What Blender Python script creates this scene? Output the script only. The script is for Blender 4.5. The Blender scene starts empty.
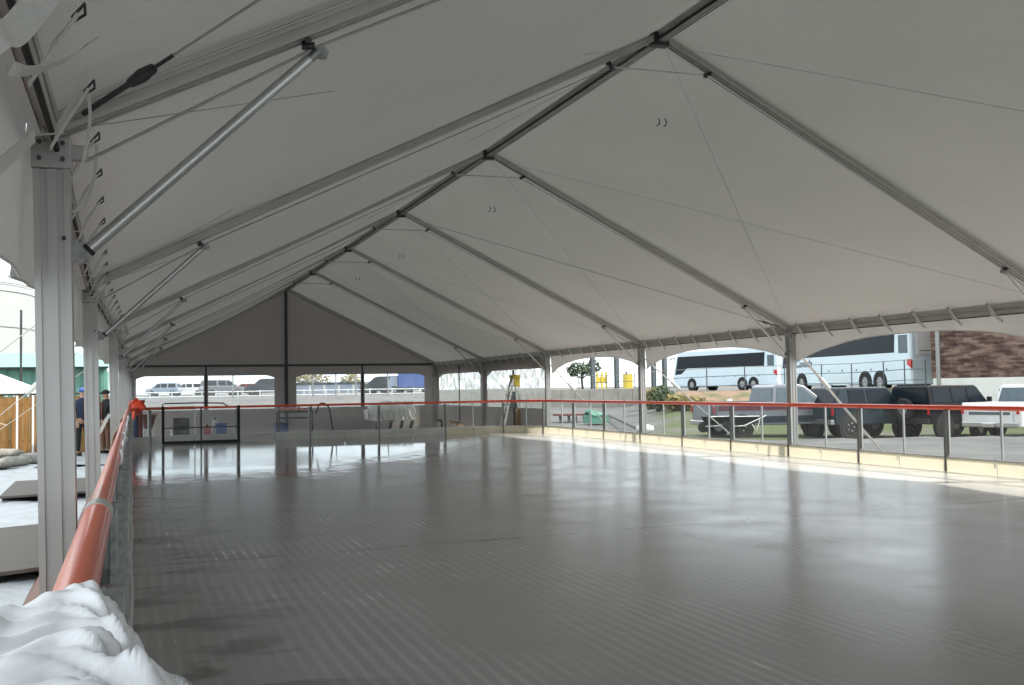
import bpy, bmesh, math, random
import numpy as np
from mathutils import Vector, Matrix
R = random.Random(7)
C = bpy.context.scene.collection
SC = bpy.context.scene
pi = math.pi

# ------------------------------------------------------------------ camera, sky, sun, exposure
YAW, PITCH, ROLL, FPX, HCAM = 0.35275, 0.04354, 0.01619, 1031.8, 1.356
fw = Vector((math.sin(YAW)*math.cos(PITCH), math.cos(YAW)*math.cos(PITCH), math.sin(PITCH)))
_r = Vector((math.cos(YAW), -math.sin(YAW), 0)); _u = _r.cross(fw)
r2 = _r*math.cos(ROLL) - _u*math.sin(ROLL); u2 = _u*math.cos(ROLL) + _r*math.sin(ROLL)
cam_d = bpy.data.cameras.new('camera'); cam = bpy.data.objects.new('camera', cam_d); C.objects.link(cam)
cam_d.sensor_width = 36; cam_d.lens = FPX/1024*36; cam_d.clip_end = 1500; cam_d.clip_start = 0.05
m = Matrix.Identity(4)
for i in range(3):
    m[i][0] = r2[i]; m[i][1] = u2[i]; m[i][2] = -fw[i]
m[0][3], m[1][3], m[2][3] = 0, 0, HCAM
cam.matrix_world = m
SC.camera = cam
SC.view_settings.view_transform = 'Standard'; SC.view_settings.look = 'None'
SC.view_settings.exposure = 0.44; SC.view_settings.gamma = 1; SC.view_settings.use_curve_mapping = False

W = bpy.data.worlds.new('overcast_sky'); SC.world = W; W.use_nodes = True
nt = W.node_tree; nt.nodes.clear()
wo = nt.nodes.new('ShaderNodeOutputWorld'); bg = nt.nodes.new('ShaderNodeBackground')
tc = nt.nodes.new('ShaderNodeTexCoord'); nz = nt.nodes.new('ShaderNodeTexNoise'); cr = nt.nodes.new('ShaderNodeValToRGB')
nz.inputs['Scale'].default_value = 2.2; nz.inputs['Detail'].default_value = 4
cr.color_ramp.elements[0].position = .35; cr.color_ramp.elements[0].color = (.74, .86, .93, 1)
cr.color_ramp.elements[1].position = .62; cr.color_ramp.elements[1].color = (.92, .97, 1, 1)
nt.links.new(tc.outputs['Generated'], nz.inputs['Vector']); nt.links.new(nz.outputs['Fac'], cr.inputs['Fac'])
nt.links.new(cr.outputs['Color'], bg.inputs['Color']); bg.inputs['Strength'].default_value = 1.5
nt.links.new(bg.outputs['Background'], wo.inputs['Surface'])
sun_d = bpy.data.lights.new('sun', 'SUN'); sun = bpy.data.objects.new('sun', sun_d); C.objects.link(sun)
sun_d.energy = 4.0; sun_d.angle = math.radians(1.5); sun_d.color = (1, .93, .82)
sd = Vector((math.cos(math.radians(43))*math.cos(math.radians(25)), -math.cos(math.radians(43))*math.sin(math.radians(25)), math.sin(math.radians(43))))
sun.location = (60, -30, 60); sun.rotation_euler = sd.to_track_quat('Z', 'Y').to_euler()

# ------------------------------------------------------------------ helpers
def ray(x, y): return fw + r2*((x-512)/FPX) - u2*((y-342.5)/FPX)
CAMP = Vector((0, 0, HCAM))
def onY(x, y, Y): d = ray(x, y); return CAMP + d*(Y/d.y)
def onZ(x, y, Z): d = ray(x, y); return CAMP + d*((Z-HCAM)/d.z)
def at(x, y, D): return CAMP + ray(x, y)*D      # D = distance along the view direction

def mat(name, col, rough=.6, metal=0, var=.12, scale=6, bump=0, bscale=60, spec=.5, coat=0, col2=None, stretch=None, transl=0, alpha=1, contrast=(.3, .7), detail=4, emis=None):
    M = bpy.data.materials.new(name); M.use_nodes = True; t = M.node_tree; N = t.nodes; L = t.links
    b = N['Principled BSDF']; out = N['Material Output']
    co = N.new('ShaderNodeTexCoord'); mp = N.new('ShaderNodeMapping'); L.new(co.outputs['Object'], mp.inputs['Vector'])
    if stretch: mp.inputs['Scale'].default_value = stretch
    n = N.new('ShaderNodeTexNoise'); n.inputs['Scale'].default_value = scale; n.inputs['Detail'].default_value = detail
    L.new(mp.outputs[0], n.inputs['Vector'])
    rmp = N.new('ShaderNodeValToRGB'); L.new(n.outputs['Fac'], rmp.inputs['Fac'])
    e = rmp.color_ramp.elements; e[0].position, e[1].position = contrast
    c2 = col2 or tuple(min(1, c*(1+var)) for c in col); c1 = col if col2 else tuple(c*(1-var) for c in col)
    e[0].color = (*c1, 1); e[1].color = (*c2, 1)
    L.new(rmp.outputs[0], b.inputs['Base Color'])
    b.inputs['Roughness'].default_value = rough; b.inputs['Metallic'].default_value = metal
    b.inputs['Specular IOR Level'].default_value = spec; b.inputs['Coat Weight'].default_value = coat
    if bump:
        n2 = N.new('ShaderNodeTexNoise'); n2.inputs['Scale'].default_value = bscale; n2.inputs['Detail'].default_value = 3
        L.new(mp.outputs[0], n2.inputs['Vector'])
        bp = N.new('ShaderNodeBump'); bp.inputs['Strength'].default_value = bump; bp.inputs['Distance'].default_value = .02
        L.new(n2.outputs['Fac'], bp.inputs['Height']); L.new(bp.outputs[0], b.inputs['Normal'])
    last = b.outputs[0]
    if transl:
        tr = N.new('ShaderNodeBsdfTranslucent'); mx = N.new('ShaderNodeMixShader'); mx.inputs[0].default_value = transl
        L.new(rmp.outputs[0], tr.inputs['Color']); L.new(last, mx.inputs[1]); L.new(tr.outputs[0], mx.inputs[2]); last = mx.outputs[0]
        if bump: L.new(bp.outputs[0], tr.inputs['Normal'])
    if alpha < 1:
        tp = N.new('ShaderNodeBsdfTransparent'); mx = N.new('ShaderNodeMixShader'); mx.inputs[0].default_value = alpha
        L.new(tp.outputs[0], mx.inputs[1]); L.new(last, mx.inputs[2]); last = mx.outputs[0]
    L.new(last, out.inputs['Surface'])
    return M

M = {}
M['alu'] = mat('aluminium', (.46, .455, .44), .42, .55, .1, 3, stretch=(1, 1, .2))
M['rafter'] = mat('weathered_rafter_aluminium', (.47, .46, .43), .5, .25, .08, 3)
M['alu_l'] = mat('pale_aluminium', (.56, .57, .56), .35, .7, .08, 3)
M['steel_d'] = mat('dark_steel', (.07, .07, .075), .5, .6, .2)
M['galv'] = mat('galvanised_steel', (.30, .31, .30), .45, .8, .25, 30)
M['cable'] = mat('steel_cable', (.40, .40, .39), .5, .2)
M['black'] = mat('black_rubber', (.012, .012, .013), .7)
M['red'] = mat('red_tube', (.86, .085, .035), .3, 0, .12, 4, coat=.3)
M['orange'] = mat('worn_orange_tube', (.60, .10, .035), .33, 0, .12, 3, coat=.15, stretch=(1, .3, 1))
M['kick'] = mat('cream_plastic_board', (.80, .73, .56), .45, 0, .04, 3, transl=.50)
M['kick_g'] = mat('grey_white_board', (.5, .5, .47), .5, 0, .1, 3)
M['webbing'] = mat('white_webbing', (.72, .72, .70), .7, 0, .05, 80, transl=.25)
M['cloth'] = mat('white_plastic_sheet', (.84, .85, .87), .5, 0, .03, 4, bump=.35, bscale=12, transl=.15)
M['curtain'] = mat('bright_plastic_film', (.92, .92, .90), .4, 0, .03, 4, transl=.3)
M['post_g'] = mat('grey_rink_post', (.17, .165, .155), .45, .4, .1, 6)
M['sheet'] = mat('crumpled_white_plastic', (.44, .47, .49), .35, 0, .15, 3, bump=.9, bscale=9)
M['ply'] = mat('weathered_plywood', (.135, .12, .105), .8, 0, .2, 5, stretch=(1, 8, 1))
M['ply_e'] = mat('dark_ply_edge', (.03, .025, .02), .8)
M['tarp_b'] = mat('brown_tarp', (.17, .075, .045), .55, 0, .25, 5, bump=.3, bscale=14)
M['tan'] = mat('tan_board', (.42, .32, .22), .7, 0, .15, 6)
M['fence_w'] = mat('yellow_brown_boards', (.27, .13, .03), .7, 0, .3, 3, stretch=(9, 9, .6))
M['green_m'] = mat('green_sheet_metal', (.13, .30, .24), .5, .1, .1, 2)
M['green_r'] = mat('pale_green_roofing', (.22, .42, .34), .5, .1, .1, 2)
M['tank'] = mat('pale_cladding', (.40, .42, .41), .6, 0, .04, 2)
M['bag'] = mat('sandbag_weave', (.30, .29, .26), .85, 0, .2, 8, bump=.4, bscale=60)
M['whitep'] = mat('white_paint', (.74, .75, .74), .45, 0, .05, 3)
M['cream_p'] = mat('cream_paint', (.74, .74, .70), .5, 0, .05, 3)
M['skin'] = mat('skin', (.45, .26, .18), .6)
M['navy'] = mat('navy_cloth', (.02, .03, .07), .85)
M['blackc'] = mat('black_cloth', (.012, .012, .014), .85)
M['maroon'] = mat('maroon_cloth', (.13, .03, .02), .85)
M['blue'] = mat('blue_cloth', (.06, .12, .35), .8)
M['glassd'] = mat('dark_vehicle_glass', (.012, .018, .024), .2, 0, .1, spec=.15)
M['glassg'] = mat('grey_vehicle_glass', (.09, .12, .14), .15, 0, .1, spec=.3)
M['tyre'] = mat('tyre_rubber', (.018, .018, .018), .8)
M['rim'] = mat('alloy_rim', (.35, .36, .37), .35, .7)
M['silver'] = mat('grey_car_paint', (.17, .18, .20), .3, .3, .05, 2, coat=.5)
M['mstripe'] = mat('maroon_car_paint', (.10, .02, .035), .3, .1, .05, 2, coat=.5)
M['blackp'] = mat('black_car_paint', (.010, .011, .014), .4, 0, .1, 2, spec=.12, coat=.04)
M['bluep'] = mat('dark_blue_grey_car_paint', (.022, .034, .045), .4, 0, .1, 2, spec=.15, coat=.05)
M['whitec'] = mat('white_car_paint', (.70, .70, .69), .3, 0, .05, 2, coat=.5)
M['vanp'] = mat('pale_blue_car_paint', (.27, .33, .42), .3, .1, .05, 2, coat=.5)
M['busw'] = mat('white_blue_bus_paint', (.60, .72, .78), .3, 0, .04, 1, coat=.5)
M['chrome'] = mat('chrome', (.6, .6, .6), .15, 1)
M['redl'] = mat('red_lens', (.5, .02, .02), .2)
M['leaf'] = mat('leaves', (.05, .075, .035), .8, 0, .4, 3)
M['leaf2'] = mat('dry_leaves', (.20, .17, .06), .8, 0, .4, 3)
M['bark'] = mat('bark', (.08, .06, .045), .9)
M['conc'] = mat('pale_concrete', (.36, .34, .30), .85, 0, .15, 2)
M['yellow'] = mat('yellow_paint', (.62, .48, .07), .5)
M['dkcol'] = mat('dark_painted_column', (.10, .12, .13), .6)
M['ybrd'] = mat('blond_wood', (.45, .28, .14), .7, 0, .2, 4)
M['greent'] = mat('green_tarp', (.09, .27, .20), .5, 0, .15, 5, bump=.3, bscale=10)
M['pinkb'] = mat('reddish_brown_tarp', (.16, .06, .05), .8)

# tent vinyl
def vinyl(name, col, tr, wr=.10):
    X = bpy.data.materials.new(name); X.use_nodes = True; t = X.node_tree; N = t.nodes; L = t.links; N.clear()
    out = N.new('ShaderNodeOutputMaterial'); co = N.new('ShaderNodeTexCoord')
    n = N.new('ShaderNodeTexNoise'); n.inputs['Scale'].default_value = .6; n.inputs['Detail'].default_value = 3
    n2 = N.new('ShaderNodeTexNoise'); n2.inputs['Scale'].default_value = 90; n2.inputs['Detail'].default_value = 2
    n3 = N.new('ShaderNodeTexNoise'); n3.inputs['Scale'].default_value = 5; n3.inputs['Detail'].default_value = 4
    for k in (n, n2, n3): L.new(co.outputs['Object'], k.inputs['Vector'])
    a = N.new('ShaderNodeMath'); a.operation = 'MULTIPLY_ADD'; a.inputs[1].default_value = .16; a.inputs[2].default_value = .92; L.new(n.outputs['Fac'], a.inputs[0])
    b = N.new('ShaderNodeMath'); b.operation = 'MULTIPLY_ADD'; b.inputs[1].default_value = .34; b.inputs[2].default_value = -.17; L.new(n2.outputs['Fac'], b.inputs[0])
    s = N.new('ShaderNodeMath'); s.operation = 'ADD'; L.new(a.outputs[0], s.inputs[0]); L.new(b.outputs[0], s.inputs[1])
    v = N.new('ShaderNodeVectorMath'); v.operation = 'SCALE'; v.inputs[0].default_value = col; L.new(s.outputs[0], v.inputs['Scale'])
    bp = N.new('ShaderNodeBump'); bp.inputs['Strength'].default_value = wr; bp.inputs['Distance'].default_value = .08; L.new(n3.outputs['Fac'], bp.inputs['Height'])
    d = N.new('ShaderNodeBsdfDiffuse'); T = N.new('ShaderNodeBsdfTranslucent'); mx = N.new('ShaderNodeMixShader'); mx.inputs[0].default_value = tr
    for k in (d, T): L.new(v.outputs[0], k.inputs['Color']); L.new(bp.outputs[0], k.inputs['Normal'])
    L.new(d.outputs[0], mx.inputs[1]); L.new(T.outputs[0], mx.inputs[2]); L.new(mx.outputs[0], out.inputs['Surface'])
    return X
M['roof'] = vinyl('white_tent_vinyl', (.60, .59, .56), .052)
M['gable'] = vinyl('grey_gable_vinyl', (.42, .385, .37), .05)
M['val'] = vinyl('white_valance_vinyl', (.62, .61, .58), .12)

def clear(name, haze, hcol, gloss=.07, tint=(.97, .98, .98), rough=.03, streak=None):
    X = bpy.data.materials.new(name); X.use_nodes = True; t = X.node_tree; N = t.nodes; L = t.links; N.clear()
    out = N.new('ShaderNodeOutputMaterial'); tp = N.new('ShaderNodeBsdfTransparent'); tp.inputs[0].default_value = (*tint, 1)
    g = N.new('ShaderNodeBsdfGlossy'); g.inputs['Roughness'].default_value = rough
    d = N.new('ShaderNodeBsdfDiffuse'); d.inputs[0].default_value = (*hcol, 1); T = N.new('ShaderNodeBsdfTranslucent'); T.inputs[0].default_value = (*hcol, 1)
    dm = N.new('ShaderNodeMixShader'); dm.inputs[0].default_value = .5; L.new(d.outputs[0], dm.inputs[1]); L.new(T.outputs[0], dm.inputs[2])
    co = N.new('ShaderNodeTexCoord'); n = N.new('ShaderNodeTexNoise'); n.inputs['Scale'].default_value = 1.5 if not streak else streak; n.inputs['Detail'].default_value = 5; L.new(co.outputs['Object'], n.inputs['Vector'])
    h = N.new('ShaderNodeMapRange'); h.inputs[1].default_value = .35; h.inputs[2].default_value = .65; h.inputs[3].default_value = haze*(.75 if not streak else .3); h.inputs[4].default_value = haze*(1.25 if not streak else 1.8)
    L.new(n.outputs['Fac'], h.inputs[0])
    m1 = N.new('ShaderNodeMixShader'); L.new(h.outputs[0], m1.inputs[0]); L.new(tp.outputs[0], m1.inputs[1]); L.new(dm.outputs[0], m1.inputs[2])
    m2 = N.new('ShaderNodeMixShader'); m2.inputs[0].default_value = gloss; L.new(m1.outputs[0], m2.inputs[1]); L.new(g.outputs[0], m2.inputs[2])
    L.new(m2.outputs[0], out.inputs['Surface']); return X
M['pane_l'] = clear('hazy_grey_pane', .6, (.33, .34, .34), .05)  # left panes: dense grey haze mixed over the clear material
M['pane'] = clear('clear_acrylic_pane', .045, (.5, .52, .52), .04, tint=(.86, .88, .88))
M['vwin'] = clear('hazy_clear_vinyl', .16, (.8, .82, .82), .03)
M['vside'] = clear('dirty_clear_vinyl', .50, (.40, .41, .39), .03, streak=4, tint=(.80, .82, .80))

class MB:
    def __init__(s): s.v = []; s.f = []; s.sm = []
    def add(s, vs, fs, smooth=False):
        o = len(s.v); s.v += [tuple(v) for v in vs]; s.f += [tuple(i+o for i in f) for f in fs]; s.sm += [smooth]*len(fs); return s
    def box(s, c, d, rot=None):
        x, y, z = [k/2 for k in d]; P = [Vector((sx*x, sy*y, sz*z)) for sz in (-1, 1) for sx, sy in ((-1, -1), (1, -1), (1, 1), (-1, 1))]
        if rot is not None: P = [rot @ q for q in P]
        c = Vector(c); return s.add([q+c for q in P], [(3, 2, 1, 0), (4, 5, 6, 7), (0, 1, 5, 4), (1, 2, 6, 5), (2, 3, 7, 6), (3, 0, 4, 7)])
    def beam(s, a, b, w, h, up=(0, 0, 1)):          # box section from a to b
        a, b = Vector(a), Vector(b); d = (b-a); l = d.length; d.normalize(); u = Vector(up); sx = d.cross(u).normalized(); u = sx.cross(d)
        Q = Matrix((sx, d, u)).transposed(); return s.box((a+b)/2, (w, l, h), Q)
    def profile(s, a, b, poly, up=(0, 0, 1)):       # extrude a 2D outline (x sideways, y up) from a to b
        a, b = Vector(a), Vector(b); d = (b-a).normalized(); u = Vector(up); sx = d.cross(u).normalized(); u = sx.cross(d)
        n = len(poly); vs = [p+sx*x+u*y for p in (a, b) for x, y in poly]
        fs = [(i, (i+1) % n, n+(i+1) % n, n+i) for i in range(n)]+[tuple(range(n-1, -1, -1)), tuple(range(n, 2*n))]
        return s.add(vs, fs)
    def tube(s, pts, r, n=10, cap=True):
        pts = [Vector(q) for q in pts]; rs = r if isinstance(r, (list, tuple)) else [r]*len(pts); vs = []; prev = None
        for i, q in enumerate(pts):
            d = (pts[min(i+1, len(pts)-1)]-pts[max(i-1, 0)]).normalized()
            if prev is None: a = d.orthogonal().normalized()
            else: a = (prev-d*prev.dot(d)).normalized()
            prev = a; b = d.cross(a)
            vs += [q+(a*math.cos(2*pi*k/n)+b*math.sin(2*pi*k/n))*rs[i] for k in range(n)]
        fs = [(i*n+k, i*n+(k+1) % n, (i+1)*n+(k+1) % n, (i+1)*n+k) for i in range(len(pts)-1) for k in range(n)]
        if cap: fs += [tuple(range(n-1, -1, -1)), tuple(range((len(pts)-1)*n, len(pts)*n))]
        return s.add(vs, fs, True)
    def ribbon(s, pts, w, side, t=.002):            # flat strap along pts
        side = Vector(side).normalized(); pts = [Vector(q) for q in pts]; vs = []
        for i, q in enumerate(pts):
            d = (pts[min(i+1, len(pts)-1)]-pts[max(i-1, 0)]).normalized(); sd_ = (side-d*side.dot(d)).normalized(); nn = d.cross(sd_)*t
            vs += [q-sd_*w/2-nn, q+sd_*w/2-nn, q+sd_*w/2+nn, q-sd_*w/2+nn]
        n = 4; L_ = len(pts)
        fs = [(i*n+k, i*n+(k+1) % n, (i+1)*n+(k+1) % n, (i+1)*n+k) for i in range(L_-1) for k in range(n)]+[(3, 2, 1, 0), ((L_-1)*4, (L_-1)*4+1, (L_-1)*4+2, (L_-1)*4+3)]
        return s.add(vs, fs)
    def prism(s, poly, y0, y1, inset=None):         # side outline (x,z) between y0 and y1
        n = len(poly); A = [(x, y0, z) for x, z in poly]; B = [(x, y1, z) for x, z in poly]
        if inset: A = [(x, y0+inset(x, z), z) for x, z in poly]; B = [(x, y1-inset(x, z), z) for x, z in poly]
        return s.add(A+B, [(i, (i+1) % n, n+(i+1) % n, n+i) for i in range(n)]+[tuple(range(n-1, -1, -1)), tuple(range(n, 2*n))])
    def grid(s, fn, nu, nv, smooth=True, thick=0):
        vs = [Vector(fn(i/nu, j/nv)) for j in range(nv+1) for i in range(nu+1)]
        fs = [(j*(nu+1)+i, j*(nu+1)+i+1, (j+1)*(nu+1)+i+1, (j+1)*(nu+1)+i) for j in range(nv) for i in range(nu)]
        return s.add(vs, fs, smooth)
    def ball(s, c, r, nu=10, nv=7, sc=(1, 1, 1), fn=None):
        c = Vector(c); vs = []
        for j in range(nv+1):
            for i in range(nu):
                th = pi*j/nv; ph = 2*pi*i/nu; q = Vector((math.sin(th)*math.cos(ph), math.sin(th)*math.sin(ph), math.cos(th)))
                k = fn(q) if fn else 1; vs.append(c+Vector((q.x*sc[0], q.y*sc[1], q.z*sc[2]))*r*k)
        return s.add(vs, [(j*nu+i, (j+1)*nu+i, (j+1)*nu+(i+1) % nu, j*nu+(i+1) % nu) for j in range(nv) for i in range(nu)], True)
    def build(s, name, material, parent=None, bevel=0, origin=None, seg=2, solid=0):
        me = bpy.data.meshes.new(name); o = bpy.data.objects.new(name, me); C.objects.link(o)
        off = Vector((0, 0, 0))
        if parent is not None and origin is None:
            q = parent
            while q is not None: off += q.location; q = q.parent
        elif origin is not None: off = Vector(origin)
        me.from_pydata([tuple(Vector(v)-off) for v in s.v], [], s.f); me.validate(); me.update()
        bm = bmesh.new(); bm.from_mesh(me); bmesh.ops.remove_doubles(bm, verts=bm.verts, dist=1e-5)
        if not solid: bmesh.ops.recalc_face_normals(bm, faces=bm.faces)
        for f_ in bm.faces:
            if len(f_.verts) > 4:
                for e_ in f_.edges: e_.smooth = False
        bm.to_mesh(me); bm.free()
        if any(s.sm):
            for p_ in me.polygons: p_.use_smooth = len(p_.vertices) == 4
        me.materials.append(M[material] if isinstance(material, str) else material)
        if parent is not None: o.parent = parent
        elif origin is not None: o.location = origin
        if solid: md = o.modifiers.new('solid', 'SOLIDIFY'); md.thickness = solid; md.offset = 0
        if bevel: md = o.modifiers.new('bevel', 'BEVEL'); md.width = bevel; md.segments = seg; md.limit_method = 'ANGLE'; md.angle_limit = .7
        return o

def tag(o, label, cat, group=None, kind=None):
    if label: o['label'] = label
    if cat: o['category'] = cat
    if group: o['group'] = group
    if kind: o['kind'] = kind
    return o
def thing(name, label, cat, loc=(0, 0, 0), group=None, rz=0):
    o = bpy.data.objects.new(name, None); C.objects.link(o); o.location = loc; o.rotation_euler = (0, 0, rz); o.empty_display_size = .1
    return tag(o, label, cat, group)
def struct(o): o['kind'] = 'structure'; return o
def copy_tree(o, parent=None):
    c = o.copy(); C.objects.link(c); c.parent = parent
    for ch in list(o.children): copy_tree(ch, c)
    return c
def lerp(a, b, t): return a+(b-a)*t

# ------------------------------------------------------------------ tent dimensions
Y0, BAY = 4.2376, 6.0574
def FY(k): return Y0+(k-1)*BAY
GZ = -.25                                   # ground outside the rink
XR, XC, ZE, ZR = 11.588, 5.642, 2.36, 5.31
XL = {-1: -.285, 0: -.285, 1: -.285, 2: -.37, 3: -.27, 4: -.2, 5: -.16, 6: -.12, 7: -.08}
FR = range(-1, 8)
ORD = {-1: 'eighth', 0: 'seventh', 1: 'nearest', 2: 'second', 3: 'third', 4: 'fourth', 5: 'fifth', 6: 'sixth', 7: 'farthest'}
YEND = FY(7)
# rink
KX0, KX1, KY1, RAILZ = -.02, 11.39, 29.2, .95
RC = 1.6

# ------------------------------------------------------------------ ice floor
def ice_material():
    X = bpy.data.materials.new('wet_rink_ice'); X.use_nodes = True; t = X.node_tree; N = t.nodes; L = t.links
    b = N['Principled BSDF']; co = N.new('ShaderNodeTexCoord'); sp = N.new('ShaderNodeSeparateXYZ'); L.new(co.outputs['Object'], sp.inputs[0])
    def math_(op, a, b_=None, c=None):
        n = N.new('ShaderNodeMath'); n.operation = op
        for i, k in enumerate((a, b_, c)):
            if k is None: continue
            if isinstance(k, (int, float)): n.inputs[i].default_value = k
            else: L.new(k, n.inputs[i])
        return n.outputs[0]
    def noise(sc, det=4, st=None, dist=0):
        n = N.new('ShaderNodeTexNoise'); n.inputs['Scale'].default_value = sc; n.inputs['Detail'].default_value = det; n.inputs['Distortion'].default_value = dist
        if st:
            mp = N.new('ShaderNodeMapping'); mp.inputs['Scale'].default_value = st; L.new(co.outputs['Object'], mp.inputs[0]); L.new(mp.outputs[0], n.inputs['Vector'])
        else: L.new(co.outputs['Object'], n.inputs['Vector'])
        return n.outputs['Fac']
    def ramp(v, a, b_, lo=0, hi=1):
        n = N.new('ShaderNodeMapRange'); n.interpolation_type = 'SMOOTHSTEP'; n.inputs[1].default_value = a; n.inputs[2].default_value = b_; n.inputs[3].default_value = lo; n.inputs[4].default_value = hi; L.new(v, n.inputs[0]); return n.outputs[0]
    big = noise(.35, 3); med = noise(1.3, 5); fine = noise(14, 4)
    xw = math_('ADD', sp.outputs[0], math_('MULTIPLY', noise(.5, 3), .09))
    stripe = math_('MULTIPLY_ADD', math_('SINE', math_('MULTIPLY', xw, 2*pi/.082)), .5, .5)
    stripe = math_('MULTIPLY', stripe, stripe)
    smask = math_('MULTIPLY', ramp(sp.outputs[1], 15, 9), ramp(noise(1.2, 5, (1, .5, 1)), .35, .62, .12, .9))
    st = math_('MULTIPLY', stripe, smask)
    # water lies at the far end, edge is ragged
    yy = math_('ADD', math_('ADD', sp.outputs[1], math_('MULTIPLY', math_('SUBTRACT', med, .5), 3.5)), math_('MULTIPLY', ramp(sp.outputs[0], 4.5, 9.5), -7.5))
    yy = math_('SUBTRACT', yy, math_('MULTIPLY', ramp(sp.outputs[0], 3.0, 4.0), 2.6))
    speck = ramp(noise(4.5, 5, (.6, 1.6, 1)), .40, .56)
    water = math_('MULTIPLY', ramp(yy, 15.9, 17.2), math_('MAXIMUM', speck, ramp(yy, 17.2, 19.0)))
    dull = math_('MULTIPLY', ramp(sp.outputs[0], 4.1, 3.1), ramp(math_('ADD', sp.outputs[1], med), 19.2, 20.2))
    water = math_('MULTIPLY', water, math_('SUBTRACT', 1, math_('MULTIPLY', dull, .42)))
    # cross seam near 8.8 m
    seam = math_('ABSOLUTE', math_('SUBTRACT', math_('ADD', sp.outputs[1], math_('MULTIPLY', sp.outputs[0], -.045)), math_('ADD', 8.55, math_('MULTIPLY', noise(1.5, 4), .22))))
    seamm = math_('MULTIPLY', ramp(seam, .07, .015), ramp(noise(1.1, 4, (1, .1, 1)), .42, .58))
    v = math_('ADD', math_('ADD', .30, math_('MULTIPLY', big, .10)), math_('MULTIPLY', math_('SUBTRACT', med, .5), .05))
    v = math_('ADD', v, math_('MULTIPLY', st, .10))
    v = math_('ADD', v, math_('MULTIPLY', math_('MINIMUM', math_('SUBTRACT', fine, .5), .12), .05))
    dirt = math_('MULTIPLY', ramp(sp.outputs[0], 1.6, 0), ramp(noise(1.1, 5, (1, 2.2, 1), .5), .50, .64))
    v = math_('MULTIPLY', v, math_('SUBTRACT', 1, math_('MULTIPLY', dirt, .62)))
    v = math_('MULTIPLY', v, math_('SUBTRACT', 1, math_('MULTIPLY', water, .35)))
    v = math_('MULTIPLY', v, math_('SUBTRACT', 1, math_('MULTIPLY', seamm, .55)))
    # sunlit band along the right boards, painted into the ice colour
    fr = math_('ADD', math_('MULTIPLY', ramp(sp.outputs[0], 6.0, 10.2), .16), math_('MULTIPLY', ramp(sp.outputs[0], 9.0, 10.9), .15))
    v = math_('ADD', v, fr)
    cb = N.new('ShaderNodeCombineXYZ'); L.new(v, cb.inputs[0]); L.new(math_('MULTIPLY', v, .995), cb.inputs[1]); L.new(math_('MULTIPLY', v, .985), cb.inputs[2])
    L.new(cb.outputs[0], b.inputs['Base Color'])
    rg = math_('ADD', .21, math_('MULTIPLY', math_('SUBTRACT', med, .5), .18))
    rg = math_('ADD', rg, math_('MULTIPLY', st, .06))
    rg = math_('MULTIPLY', rg, math_('SUBTRACT', 1, math_('MULTIPLY', water, .80)))
    rg = math_('MAXIMUM', rg, math_('MULTIPLY_ADD', water, -.13, .16))
    L.new(rg, b.inputs['Roughness']); b.inputs['IOR'].default_value = 1.33
    h = math_('ADD', 0.0, math_('MULTIPLY', noise(3, 2, (1, .5, 1)), math_('SUBTRACT', .8, math_('MULTIPLY', water, .7))))
    bp = N.new('ShaderNodeBump'); bp.inputs['Strength'].default_value = .10; bp.inputs['Distance'].default_value = .012; L.new(h, bp.inputs['Height']); L.new(bp.outputs[0], b.inputs['Normal'])
    return X
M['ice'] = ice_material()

def rink_path(off=0, n=8):
    """outline of the sheet from near-left up the left side, round the back and down the right, pushed outward by off"""
    x0, x1, y1 = KX0-off, KX1+off, KY1+off; r = RC+off
    P = [(x0, -6.0), (x0, y1-r)]
    P += [(x0+r-r*math.cos(a), y1-r+r*math.sin(a)) for a in [pi/2*i/n for i in range(1, n)]]
    P += [(x0+r, y1), (x1-r, y1)]
    P += [(x1-r+r*math.sin(a), y1-r+r*math.cos(a)) for a in [pi/2*i/n for i in range(1, n)]]
    P += [(x1, y1-r), (x1, -6.0)]
    return P
out = rink_path(.09)
mb = MB(); n = len(out)
mb.add([(x, y, 0) for x, y in out]+[(x, y, GZ) for x, y in out], [tuple(range(n-1, -1, -1))]+[(i, i+1, n+i+1, n+i) for i in range(n-1)]+[(n-1, 0, n, 2*n-1)])
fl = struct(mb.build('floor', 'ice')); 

# ------------------------------------------------------------------ ground outside, one height field
def terrain_h(X, Y):
    D = Y*math.cos(YAW)+X*math.sin(YAW); px = 512+FPX*(X*math.cos(YAW)-Y*math.sin(YAW))/max(D, 1)
    if D < 30 or Y < 20: return GZ, 0
    def sm(a, b, t): t = max(0, min(1, (t-a)/(b-a))); return t*t*(3-2*t)
    if px < 470:
        return GZ+1.08*sm(50, 85, D)+.12*sm(90, 140, D), 0
    wb = lerp(62, 47, sm(600, 690, px)); wb = lerp(wb, 43, sm(690, 930, px))
    k = sm(wb, wb+5, D); drop = (.18+.17*sm(700, 900, px))*sm(15, 18.5, X); base = GZ-drop+(.42+drop)*sm(38.5, wb, D)
    top = 1.06-(.24*sm(wb+4.5, wb+8, D)*sm(650, 675, px))
    kind = 2 if (.02 < k and D < wb+7 and px > 640) else 0
    gr = 1 if (px > 655 and 33.5 < D < wb) else 0
    return lerp(base, top, k), (kind or gr)
xs = sorted(set([-120, -90, -70, -55, -45, -38, -32, -26, -20, -16, -12, -8, -4, 0, 4, 8, 12]+[12+.8*i for i in range(52)]+[55, 58, 62, 66, 72, 80, 90, 105, 120, 150, 190]))
ys = sorted(set([-30, -18, -10, 0, 6, 12, 16, 20]+[20+.8*i for i in range(66)]+[74+2*i for i in range(20)]+[118, 125, 132, 140, 150, 165, 180, 200, 240, 300]))
mb = MB(); cols = []
for y in ys:
    for x in xs:
        h, k = terrain_h(x, y); mb.v.append((x, y, h-.003)); cols.append(k)
nx = len(xs)
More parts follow.
